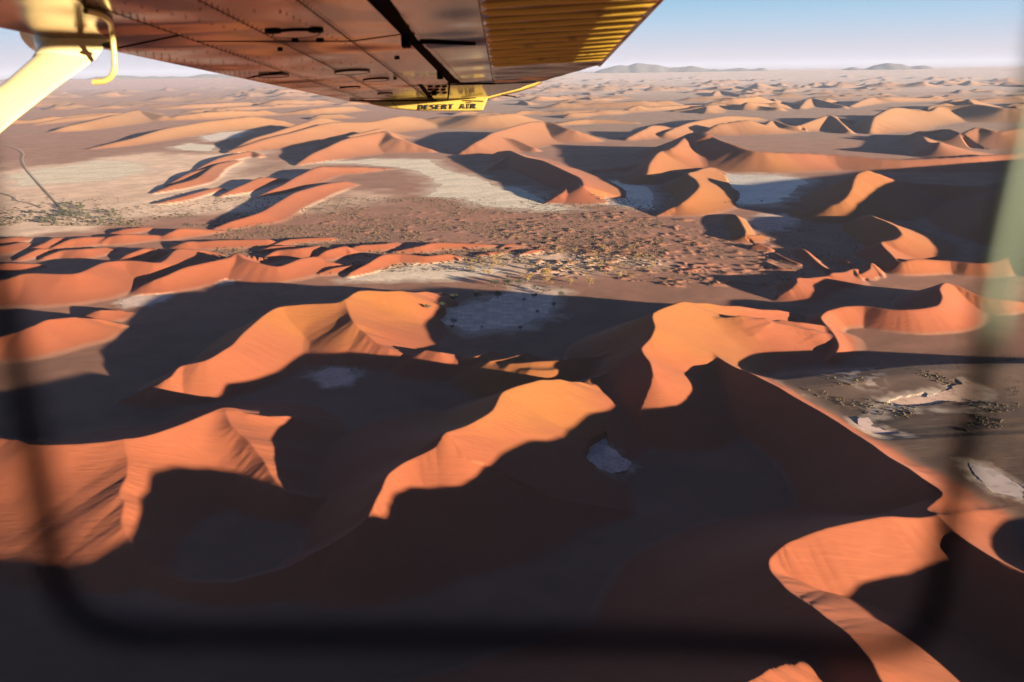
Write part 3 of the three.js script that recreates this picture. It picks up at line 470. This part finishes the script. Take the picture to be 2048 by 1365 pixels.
{ // many alike bushes on the sunlit plain
  const r = rng(19), L = { gold: 'golden sunlit bush on the plain between the pan and the gravel flat', left: 'dark bush on the pale flat below the end of the dirt road', pan: 'tiny dark bush on the shaded rim of the white pans' };
  for (let k = 0; k < 130; k++) { const x = 930 + 380 * r(), y = 505 + 62 * r() - (x - 930) * 0.02; if (x < 1010 && y > 552) continue; tree('gold', x, y, 4.5 + 6.5 * r() * r(), L.gold, 'golden bushes on the bush plain', 'bush'); }
  for (let k = 0; k < 90; k++) { const t = r(), x = 20 + 210 * t + 20 * r(), y = 425 + 26 * r() - 14 * Math.abs(t - 0.5) * r(); tree('dark', x, y, 3.5 + 3.5 * r(), L.left, 'bushes by the end of the road', 'bush'); }
  for (let k = 0; k < 34; k++) { tree('dark', 112 + 50 * r() + k * 0.4, 409 + 30 * r(), 4 + 3.5 * r(), 'dark tree in the grove where the dirt road ends', 'grove at the end of the dirt road', 'tree'); }
  for (let k = 0; k < 26; k++) { const t = r(); const [x, y] = r() < 0.6 ? [1180 + 130 * t, 398 + 18 * t + 6 * r()] : [1440 + 140 * t, 396 + 12 * r()]; tree('dark', x, y, 2.5 + 2 * r(), L.pan, 'bushes on the white pans', 'bush'); }
}
{ // scrub too small and too many to count, over the gravel plain
  const r = rng(44), n = 15000, g = (() => { const q = new THREE.IcosahedronGeometry(0.5, 1), P = q.attributes.position; for (let k = 0; k < P.count; k++) { const x = P.getX(k), y = P.getY(k), z = P.getZ(k), v = 0.75 + 0.6 * hash2(Math.round(x * 50), Math.round(y * 50 + z * 90)); P.setXYZ(k, x * v, Math.max(-0.1, y * v * 0.8 + 0.2), z * v); } q.computeVertexNormals(); return q; })(), leaf = new THREE.MeshStandardMaterial({ color: new THREE.Color(0.06, 0.042, 0.018), roughness: 0.9, side: THREE.DoubleSide }), m = new THREE.InstancedMesh(g, leaf, n), M = new THREE.Matrix4(), q = new THREE.Quaternion(), up = new THREE.Vector3(0, 1, 0);
  let k = 0;
  for (let t = 0; k < n && t < n * 20; t++) {
    const zone = r(); let x, y;
    if (zone < 0.68) { x = 430 + 900 * r(); y = 395 + 150 * Math.pow(r(), 1.2); } else if (zone < 0.77) { x = -20 + 480 * r(); y = 452 - 75 * r() * r(); } else if (zone < 0.87) { x = 1300 + 420 * r(); y = 440 + 130 * r(); } else { x = 1560 + 480 * r(); y = 715 + 150 * r(); }
    const p = at(x, y, 0); if (zone >= 0.87 && fbm(p[0] / 60, p[1] / 60, 3) < 0.18 || fbm(p[0] / 160, p[1] / 160, 3) < -0.05 - 0.25 * r()) continue;
    const h = hAt(p[0], p[1]); const P = onGround(x, y); if (zone < 0.87 ? P[2] > 3.5 : Math.abs(hAt(P[0] + 12, P[1]) - hAt(P[0] - 12, P[1])) + Math.abs(hAt(P[0], P[1] + 12) - hAt(P[0], P[1] - 12)) > 3.2) continue;
    const s = (zone < 0.68 ? 3.2 : zone < 0.77 ? 4.2 : 2.4) * (0.5 + 1.3 * r() * r());
    q.setFromAxisAngle(up, r() * 6.3); M.compose(new THREE.Vector3(P[0], P[2] - 0.1, P[1]), q, new THREE.Vector3(s * (0.8 + 0.5 * r()), s * (0.7 + 0.5 * r()), s)); m.setMatrixAt(k++, M);
  }
  m.count = k; m.name = 'scrub'; m.castShadow = m.receiveShadow = true; scene.add(m);
  tag(m, 'countless small dry shrubs scattered over the gravel plain', 'scrub', null, 'stuff');
}
// ---------------------------------------------------------------- the aircraft: a high wing on a strut, seen from a cabin window
const aircraft = new THREE.Group(); aircraft.name = 'light_aircraft'; scene.add(aircraft);
tag(aircraft, 'high winged light aircraft, its golden strut, wing and dark window frame in view', 'airplane');
const WN = new THREE.Vector3(-0.06, 1, 0.241).normalize(), HW = 0.42;      // the wing plane lies 0.42 m above the eye (camera axes)
const WV = new THREE.Vector3((1000 - 1024) / F, (682.5 - 300) / F, -1); WV.addScaledVector(WN, -WV.dot(WN)).normalize();   // outboard
const WU = new THREE.Vector3().crossVectors(WV, WN).normalize();                                                          // towards the tail
{
  const q = new THREE.Matrix4().makeBasis(WU, WN, WV.clone().negate());
  aircraft.quaternion.setFromRotationMatrix(new THREE.Matrix4().extractRotation(camera.matrixWorld).multiply(q)); aircraft.position.copy(EYE);
}
const toAir = (c) => new THREE.Vector3(c.dot(WU), c.dot(WN), -c.dot(WV));
const airRay = (px, py) => toAir(new THREE.Vector3((px - 1024) / F, (682.5 - py) / F, -1));
const onWing = (px, py, y = HW) => { const d = airRay(px, py); return d.multiplyScalar(y / d.y); };         // on a level of the wing
const onSpan = (px, py, z) => { const d = airRay(px, py); return d.multiplyScalar(z / d.z); };              // on an upright plane across the span
const atDepth = (px, py, s) => airRay(px, py).multiplyScalar(s);

const skinBump = noiseMap(512, (u, v) => clamp(0.5 + 0.9 * (wrapN(u + 0.1 * wrapN(u, v, 3, 8), v + 0.12 * wrapN(u, v, 4, 5), 5, 4) - 0.5) + 0.3 * (wrapN(u, v, 9, 6) - 0.5)));
const skinTint = noiseMap(256, (u, v) => { const g = wrapN(u, v, 6, 21), d = wrapN(u, v, 40, 31) * wrapN(u, v, 90, 7); const t = 0.80 + 0.16 * g - 0.25 * sstep(0.45, 0.75, d); return [t, t * 0.985, t * 0.96].map((c) => clamp(c)); }, true);
const paint = (r, g, b, o = {}) => new THREE.MeshPhysicalMaterial({ color: new THREE.Color(r, g, b), roughness: 0.42, clearcoat: 0.6, clearcoatRoughness: 0.10, ...o });
const skinMat = paint(0.17, 0.08, 0.053, { clearcoat: 0, metalness: 0.92, map: skinTint, bumpMap: skinBump, bumpScale: 0.026, roughness: 0.13 });
const flapMat = paint(0.17, 0.08, 0.053, { clearcoat: 0, metalness: 0.92, map: skinTint, bumpMap: skinBump, bumpScale: 0.022, roughness: 0.13 });
const beadMat = paint(0.42, 0.27, 0.03, { map: skinTint, roughness: 0.4 });  // ribs more golden than the skin: their sunlit gleam put into the colour
const yellowMat = paint(0.36, 0.25, 0.05, { map: skinTint, roughness: 0.4 });
const strutMat = paint(0.70, 0.56, 0.28, { roughness: 0.38 });
const blackMat = new THREE.MeshPhysicalMaterial({ color: 0x030303, roughness: 0.9, specularIntensity: 0.1 }), letterMat = new THREE.MeshStandardMaterial({ color: 0x0a0806, roughness: 0.5 });
const rubberMat = new THREE.MeshStandardMaterial({ color: new THREE.Color(0.012, 0.014, 0.02), roughness: 0.75 });
function metreUV(g) { const P = g.attributes.position, U = new Float32Array(P.count * 2); for (let k = 0; k < P.count; k++) { U[k * 2] = P.getX(k) / 1.9 + P.getY(k) * 0.4; U[k * 2 + 1] = P.getZ(k) / 1.9; } g.setAttribute('uv', new THREE.BufferAttribute(U, 2)); return g; }
// a flat sheet of metal on the wing level (outline in the photograph), t thick, with a softened edge
function plate(px, y, t, bevel = 0.0015) {
  const s = new THREE.Shape(px.map(([a, b]) => { const p = onWing(a, b, y); return new THREE.Vector2(p.x, -p.z); }));
  const g = new THREE.ExtrudeGeometry(s, { depth: t, bevelEnabled: true, bevelThickness: bevel, bevelSize: bevel, bevelOffset: -bevel, bevelSegments: 2, steps: 1 });
  g.rotateX(-Math.PI / 2); g.translate(0, y + bevel, 0); return metreUV(g);
}
const wing = put('wing', plate([[-1500, -260], [-700, -94], [-60, 44], [250, 108], [500, 161], [700, 203], [740, 208], [895, 202], [985, 192], [1075, 165], [1198, 130], [1322, -3], [1400, -90], [1640, -360], [1900, -640]], HW + 0.012, 0.13, 0.006), skinMat, aircraft);
// the fixed skin under the wing: riveted sheets with open seams
const lerp2 = (a, b, t) => [mix(a[0], b[0], t), mix(a[1], b[1], t)];
const G0 = [733, -2], G1 = [899, 166], seam = [[[733, -2], [899, 166]], [[592, -2], [858, 199]], [[392, -2], [790, 200]], [[150, -2], [728, 200]], [[-60, 44], [700, 201]]];
// each seam runs on behind the frame
const ext = (s, t) => lerp2(s[0], s[1], t);
const sheets = [];
for (let k = 0; k < 4; k++) {
  const A = seam[k], B = seam[k + 1], cuts = k === 3 ? [-0.5, 0.36, 0.72, 0.997] : [-0.9, 0.42, 0.995];
  for (let c = 0; c < cuts.length - 1; c++) {
    const g = 0.006, a0 = ext(A, cuts[c] + g), a1 = ext(A, cuts[c + 1] - g), b0 = ext(B, cuts[c] + g), b1 = ext(B, cuts[c + 1] - g), e = 0.010;
    sheets.push([lerp2(a0, b0, e), lerp2(a1, b1, e), lerp2(a1, b1, 1 - e), lerp2(a0, b0, 1 - e)]);
  }
}
for (const s of sheets) put('skin_panel', plate(s, HW, 0.004), skinMat, wing);
// rounded leading edge
{
  const a = onWing(-700, -94, HW), b = onWing(-60, 44, HW), c = onWing(250, 108, HW), d = onWing(740, 210, HW), P = [a, b, c, d].map((p) => p.add(new THREE.Vector3(0.035, 0.052, 0)));
  put('leading_edge', metreUV(new THREE.TubeGeometry(new THREE.CatmullRomCurve3(P), 40, 0.05, 18)), skinMat, wing);
}
{ // rivets in rows
  const g = new THREE.SphereGeometry(0.0034, 7, 4, 0, 6.283, 0, 1.57); g.rotateX(Math.PI); g.scale(1, 0.45, 1); const spots = [];
  const row = (a, b, step) => { const p = onWing(...a, HW - 0.0016), q = onWing(...b, HW - 0.0016), n = Math.floor(p.distanceTo(q) / step); for (let k = 0; k <= n; k++) spots.push(p.clone().lerp(q, k / n)); };
  for (const s of seam.slice(1, 4)) for (const o of [-7, 7]) row([s[0][0] + o, s[0][1]], [s[1][0] + o * 0.35, s[1][1] - 2], 0.045);
  for (const [a, b] of [[[240, 103], [690, 199]], [[255, 100], [690, 192]], [[330, 100], [720, 131]], [[340, 122], [850, 152]], [[480, 148], [850, 176]], [[640, 150], [880, 158]], [[560, 24], [760, 122]], [[250, 8], [470, 60]], [[400, 20], [560, 26]], [[650, 126], [800, 124]], [[600, 165], [850, 186]], [[700, 186], [880, 190]]]) row(a, b, 0.06);
  for (const o of [0, 1]) row([800 + o * 7, 30], [920 + o * 2, 158], 0.06);
  const gs = spots.map((p) => g.clone().translate(p.x, p.y, p.z)), m = put('rivets', mergeGeometries(gs), skinMat, wing); m.userData.kind = 'stuff';
}
// inspection covers and small fittings
for (const [x, y, r] of [[592, 68, 0.075], [548, 152, 0.07], [704, 145, 0.085], [752, 160, 0.07], [700, 176, 0.06], [770, 188, 0.05]]) {
  const p = onWing(x, y, HW - 0.003), g = new THREE.CylinderGeometry(r, r * 1.02, 0.004, 40), c = put('access_cover', metreUV(g.translate(p.x, p.y, p.z)), skinMat, wing);
  put('cover_rim', new THREE.TorusGeometry(r * 1.03, 0.002, 6, 48).rotateX(Math.PI / 2).translate(p.x, p.y - 0.001, p.z), blackMat, c);
}
for (const [x, y, r] of [[546, 64, 0.026], [632, 62, 0.024], [590, 82, 0.012], [640, 82, 0.014], [560, 100, 0.010], [794, 117, 0.012], [790, 158, 0.010]]) { const p = onWing(x, y, HW - 0.004); put('drain_plug', new THREE.CylinderGeometry(r, r, 0.006, 18).translate(p.x, p.y, p.z), blackMat, wing); }
put('wing_gap', plate([[735, -2], [776, -2], [835, 82], [917, 166], [900, 168]], HW + 0.008, 0.003), blackMat, wing);  // black sheet above the open gap, the recess shade put into its colour
{ const P = [[815, 87], [840, 85], [950, 88]].map(([a, b]) => onWing(a, b, HW - 0.006)); put('hinge_rod', new THREE.TubeGeometry(new THREE.CatmullRomCurve3(P), 10, 0.006, 8), blackMat, wing); }
for (const [x, y] of [[812, 86], [880, 152], [868, 186]]) { const p = onWing(x, y, HW - 0.012); put('hinge_bracket', new THREE.BoxGeometry(0.03, 0.03, 0.06).translate(p.x, p.y, p.z), blackMat, wing); }
put('fastener_panel', plate([[846, 170], [897, 169], [895, 198], [868, 198]], HW - 0.001, 0.003), yellowMat, wing);
for (let k = 0; k < 10; k++) { const p = onWing(858 + (k % 3) * 14 + 4 * hash2(k, 2), 173 + Math.floor(k / 3) * 6.5, HW - 0.004); put('fastener', new THREE.SphereGeometry(0.014, 8, 5).scale(1.3, 0.5, 1).translate(p.x, p.y, p.z), blackMat, wing); }
put('fastener_slot', plate([[836, 170], [845, 170], [868, 200], [858, 200]], HW - 0.003, 0.004), blackMat, wing);

// ---- flap nose and aileron with its pressed ribs
put('flap', plate([[780, -3], [956, -3], [986, 165], [921, 165], [838, 80]], HW - 0.002, 0.012, 0.003), flapMat, aircraft);
put('flap', plate([[640, -120], [776, -6], [955, -6], [935, -120]], HW - 0.002, 0.012, 0.003), flapMat, aircraft);
{
  const left = (t) => ext([[938, -120], [988, 166]], t), right = (t) => { const pts = [[1432, -120], [1320, -2], [1199, 129], [1075, 165]], L = [0, 0.30, 0.78, 1]; let k = 0; while (k < 2 && t > L[k + 1]) k++; return lerp2(pts[k], pts[k + 1], (t - L[k]) / (L[k + 1] - L[k])); };
  const zA = onWing(1140, -120).z, zB = onWing(1030, 166).z, pitch = 0.142, z0 = onWing(1140, 14).z, zFine = onWing(1100, 131).z;
  const edge = (fn, z) => { let t0 = 0, t1 = 1; for (let k = 0; k < 22; k++) { const m = (t0 + t1) / 2; if (onWing(...fn(m)).z > z) t0 = m; else t1 = m; } return onWing(...fn(t0)).x; };
  const strip = (za, zb, n, prof, M = 24) => {          // a sheet across the aileron from za to zb whose height below the wing is prof(0..1)
    const P = [], I = [];
    for (let i = 0; i <= n; i++) { const z = mix(za, zb, i / n), A = edge(left, z), B = edge(right, z); for (let j = 0; j <= M; j++) { const u = j / M, e = sstep(0.004, 0.03, u) * sstep(0.996, 0.97, u); P.push(mix(A, B, u), HW - 0.002 - prof(i / n) * e + 0.0012 * Math.sin(u * 9 + z * 23), z); } }
    for (let i = 0; i < n; i++) for (let j = 0; j < M; j++) { const k = i * (M + 1) + j; I.push(k, k + M + 1, k + 1, k + 1, k + M + 1, k + M + 2); }
    const g = new THREE.BufferGeometry(); g.setAttribute('position', new THREE.Float32BufferAttribute(P, 3)); g.setIndex(I); g.computeVertexNormals(); return metreUV(g);
  };
  const g = strip(zA, zB, 260, (t) => { const z = mix(zA, zB, t); return z < zFine ? 0.0022 * (0.5 + 0.5 * Math.sin((z - zFine) / 0.045 * 6.283)) : 0; });
  beadMat.side = THREE.DoubleSide;
  skinMat.side = flapMat.side = THREE.DoubleSide;
  const a = put('aileron', g, flapMat, aircraft);
  for (let k = -3; k < 12; k++) { const zc = z0 - pitch * k; if (zc - 0.02 < zFine) break; put('rib', strip(zc + 0.021, zc - 0.021, 12, (t) => -0.001 + 0.0125 * Math.pow(Math.sin(t * Math.PI), 0.8)), beadMat, a); }
  put('aileron_core', plate([[940, -120], [990, 164], [1073, 162], [1196, 128], [1318, -3], [1428, -120]], HW + 0.006, 0.02, 0.004), skinMat, a);
  put('trailing_edge_strip', metreUV(new THREE.TubeGeometry(new THREE.CatmullRomCurve3([[1432, -120], [1320, -2], [1199, 129]].map(([x, y]) => onWing(x, y, HW + 0.006)), false, 'catmullrom', 0.05), 24, 0.012, 8)), skinMat, a);
}
// ---- drooped wing tip with the operator's name
{
  const Z = onWing(880, 199).z - 0.02, pt = ([a, b]) => { const p = onSpan(a, b, Z); return new THREE.Vector2(p.x, p.y); };
  const s = new THREE.Shape(); const O = [[722, 203], [760, 212], [800, 217.5], [840, 220.5], [900, 221.5], [955, 221.5], [965, 220.5], [970, 209], [975, 197.5], [1005, 189], [1040, 181], [1068, 172], [1085, 163], [1060, 160], [985, 170], [900, 192]].map(pt);
  s.moveTo(O[0].x, O[0].y); s.splineThru(O.slice(1, 6)); for (const p of O.slice(6)) s.lineTo(p.x, p.y);
  const g = new THREE.ExtrudeGeometry(s, { depth: 0.16, bevelEnabled: true, bevelThickness: 0.012, bevelSize: 0.008, bevelOffset: -0.008, bevelSegments: 3, curveSegments: 10 }); g.translate(0, 0, Z - 0.16 - 0.012);
  const tip = put('wing_tip', metreUV(g), yellowMat, aircraft);
  put('tip_underside', plate([[900, 169], [988, 168.5], [1069, 164], [1040, 177], [978, 193], [897, 199]], HW - 0.004, 0.006, 0.002), paint(0.12, 0.075, 0.045, { map: skinTint }), tip);
  const font = await new FontLoader().loadAsync('fonts/droid/droid_sans_bold.typeface.json');
  const z1 = Z + 0.004, p0 = onSpan(837, 219.6, z1), p1 = onSpan(955, 217.0, z1), cap = p0.y - onSpan(837, 229.4, z1).y;
  const dir = new THREE.Vector2(p1.x - p0.x, p1.y - p0.y), len = dir.length(), ang = Math.atan2(dir.y, dir.x);
  const words = [['D', 0], ['E', 0.108], ['S', 0.205], ['E', 0.300], ['R', 0.402], ['T', 0.510], ['A', 0.700], ['I', 0.815], ['R', 0.890]], gs = [];
  for (const [c, u] of words) {
    const t = new TextGeometry(c, { font, size: cap, depth: 0.003, curveSegments: 5 }); t.computeBoundingBox(); const w = t.boundingBox.max.x - t.boundingBox.min.x; t.translate(-t.boundingBox.min.x, 0, 0);
    const want = len * (c === 'I' ? 0.042 : c === 'A' || c === 'R' || c === 'D' ? 0.088 : 0.074); t.scale(want / w, 1, 1); t.translate(u * len, 0, 0); gs.push(t);
  }
  gs.push(new THREE.BoxGeometry(len * 0.075, cap * 0.16, 0.003).translate(len * 0.842, cap * 1.22, 0.0015));
  for (const t of gs) { t.applyMatrix4(new THREE.Matrix4().makeShear(0, 0, 0.18, 0, 0, 0)); t.rotateZ(ang); t.translate(p0.x, p0.y, z1 + 0.006); }
  put('lettering', mergeGeometries(gs.map((t) => { const q = t.index ? t.toNonIndexed() : t; q.deleteAttribute('uv'); return q; })), letterMat, tip);
  const w0 = onWing(1003, 190, HW - 0.01), w1 = onSpan(1031, 193.5, w0.z - 0.05); put('static_wick', new THREE.TubeGeometry(new THREE.LineCurve3(w0, w1), 4, 0.005, 8), blackMat, tip);
  put('tip_seam', new THREE.TubeGeometry(new THREE.CatmullRomCurve3([[700, 201.5], [800, 202], [895, 200], [899, 169], [988, 167.5], [1072, 163.5]].map(([a, b]) => onWing(a, b, HW - 0.003)), false, 'catmullrom', 0.02), 60, 0.005, 6), blackMat, tip);
}
// ---- streamlined strut with its cuff, rising to the wing
{
  const loft = (rings, n = 36) => { // rings: [centre, chord, thickness]
    const P = [], I = [];
    rings.forEach(([c, ch, th]) => { for (let k = 0; k < n; k++) { const a = k / n * 6.2832, x = Math.cos(a) * 0.5, y = Math.sin(a) * 0.5 * (0.75 - 0.45 * Math.cos(a) * 1.0) ; P.push(c.x + x * ch, c.y + y * th * 0.72, c.z + y * th); } });
    for (let r = 0; r < rings.length - 1; r++) for (let k = 0; k < n; k++) { const a = r * n + k, b = r * n + (k + 1) % n; I.push(a, b, a + n, b, b + n, a + n); }
    const g = new THREE.BufferGeometry(); g.setAttribute('position', new THREE.Float32BufferAttribute(P, 3)); g.setIndex(I); g.computeVertexNormals(); return metreUV(g);
  };
  const zt = onWing(132, 84).z, mid = (l, r, z) => { const a = onSpan(...l, z), b = onSpan(...r, z); return [a.clone().add(b).multiplyScalar(0.5), Math.abs(b.x - a.x)]; };
  const ring = (l, r, z, th) => { const [c, ch] = mid(l, r, z); return [c, ch, th]; };
  strutMat.side = THREE.DoubleSide;
  const st = put('wing_strut', loft([ring([66, 112], [192, 131], zt + 0.10, 0.075), ring([-2, 165], [110, 198], zt + 0.32, 0.07), ring([-105, 235], [26, 262], zt + 0.56, 0.07), ring([-330, 400], [-150, 400], zt + 0.9, 0.07)]), strutMat, aircraft);
  put('strut_cuff', loft([ring([44, 66], [226, 92], zt - 0.01, 0.16), ring([66, 78], [214, 104], zt + 0.015, 0.13), ring([78, 93], [204, 118], zt + 0.05, 0.10), ring([66, 112], [191, 132], zt + 0.102, 0.088), ring([64, 114], [188, 134], zt + 0.108, 0.082)]), strutMat, st);
}
{ const z = onWing(132, 84).z + 0.02, P = [[46, 70], [90, 77], [132, 82], [180, 87], [222, 91]].map(([x, y]) => onSpan(x, y, z)); put('strut_seam', new THREE.TubeGeometry(new THREE.CatmullRomCurve3(P), 20, 0.0035, 6), blackMat, aircraft); }
{ // bent vent tube
  const z0 = onWing(228, 66).z + 0.1, P = [[170, 21], [190, 25], [208, 33], [219, 45], [223, 62], [226, 88], [228, 116], [228, 138], [222, 153], [208, 162], [186, 164.5]].map(([a, b], k) => k < 4 ? onWing(a, b, HW - 0.008) : onSpan(a, b, z0));
  const c = new THREE.CatmullRomCurve3(P), tube = put('vent_tube', new THREE.TubeGeometry(c, 80, 0.0085, 14), paint(0.40, 0.30, 0.09, { metalness: 0.2 }), aircraft);
  const e = c.getPoint(1), d = c.getTangent(1); const ring = new THREE.RingGeometry(0.0055, 0.0085, 16); ring.lookAt(d); ring.translate(e.x, e.y, e.z); put('tube_mouth', ring, blackMat, tube);
  const p = onSpan(219, 90, z0 - 0.01); put('tube_clamp', new THREE.SphereGeometry(0.022, 14, 8).scale(1.1, 0.4, 0.7).translate(p.x, p.y, p.z), blackMat, tube);
}
// ---- the cabin window: a rounded frame close to the lens, acrylic outside it, cabin walls around the seat
{
  const D = -0.12, at3 = ([a, b]) => onSpan(a, b, D);
  const low = [[-70, 200], [-35, 420], [5, 600], [26, 690], [47, 790], [67, 900], [87, 1000], [106, 1110], [131, 1195], [178, 1243], [252, 1264], [400, 1269], [800, 1271], [1200, 1276], [1600, 1290], [1770, 1293], [1835, 1272], [1866, 1208], [1886, 1100], [1905, 1000], [1926, 900], [1937, 845]];
  const up = [[1937, 845], [1951, 780], [1972, 680], [2002, 520], [2034, 380], [2066, 240], [2100, 60], [2130, -120]];
  const bar = (px, mat, r, sq) => { const c = new THREE.CatmullRomCurve3(px.map(at3), false, 'centripetal'); const g = new THREE.TubeGeometry(c, px.length * 7, r, 10); return put('window_frame', g, mat, aircraft); };
  bar(low, rubberMat, 0.0020); bar(up, new THREE.MeshStandardMaterial({ color: new THREE.Color(0.036, 0.066, 0.032), roughness: 0.45 }), 0.0019);  // upper stile pale green, lower near black: sunlit and shaded look put into colour
  // tinted acrylic beyond the frame
  const s = new THREE.Shape([[-1000, -500], [2800, -500], [2900, 2150], [-1000, 2150]].map((p) => { const q = at3(p); return new THREE.Vector2(q.x, q.y); }));
  const h = new THREE.Path([...low, ...up.slice(1), [2130, -480], [-130, -480], [-100, 0]].map((p) => { const q = at3(p); return new THREE.Vector2(q.x, q.y); })); s.holes.push(h);
  const pane = new THREE.ShapeGeometry(s); pane.translate(0, 0, D);
  put('window_pane', pane, new THREE.MeshPhysicalMaterial({ color: new THREE.Color(0.80, 0.82, 0.82), transmission: 1, thickness: 0, roughness: 0.0, ior: 1.49, side: THREE.DoubleSide }), aircraft);
  // unseen cabin walls, shading the frame; an added aft opening suns the upper stile
  const wallMat = new THREE.MeshStandardMaterial({ color: new THREE.Color(0.10, 0.10, 0.10), roughness: 0.9 });
  const a = at3([-1000, -480]), b = at3([2700, 2100]), X0 = -1.3, X1 = 0.50, Y0 = -1.0, Y1 = HW - 0.03, Z0 = D - 0.03, Z1 = 1.0, T = 0.03, SUNL = SUN.clone().applyQuaternion(aircraft.quaternion.clone().invert());
  const fade = at3([1978, 650]), SILL = fade.y + (X1 - fade.x) / SUNL.x * SUNL.y; console.log('sun in aircraft axes', SUNL.toArray().map((v) => v.toFixed(3)).join(), 'sill', SILL.toFixed(3));
  const box = (x0, x1, y0, y1, z0, z1) => new THREE.BoxGeometry(x1 - x0, y1 - y0, z1 - z0).translate((x0 + x1) / 2, (y0 + y1) / 2, (z0 + z1) / 2);
  const gs = [box(X0, a.x, Y0, Y1, Z0, Z0 + T), box(b.x, X1, Y0, Y1, Z0, Z0 + T), box(a.x, b.x, Y0, b.y, Z0, Z0 + T), box(a.x, b.x, a.y, Y1, Z0, Z0 + T),
    box(X0, X1, Y1, Y1 + T, Z0, Z1 + T), box(X0, X1, Y0 - T, Y0, Z0, Z1 + T), box(X0 - T, X0, Y0 - T, Y1 + T, Z0, Z1 + T), box(X0, X1, Y0, Y1, Z1, Z1 + T),
    box(X1, X1 + T, Y0 - T, SILL, Z0, Z1 + T), box(X1, X1 + T, 0.3, Y1 + T, Z0, Z1 + T), box(X1, X1 + T, SILL, 0.3, 0.31, Z1 + T)];
  put('cabin_wall', mergeGeometries(gs), wallMat, aircraft);
}
renderer.render(scene, camera);
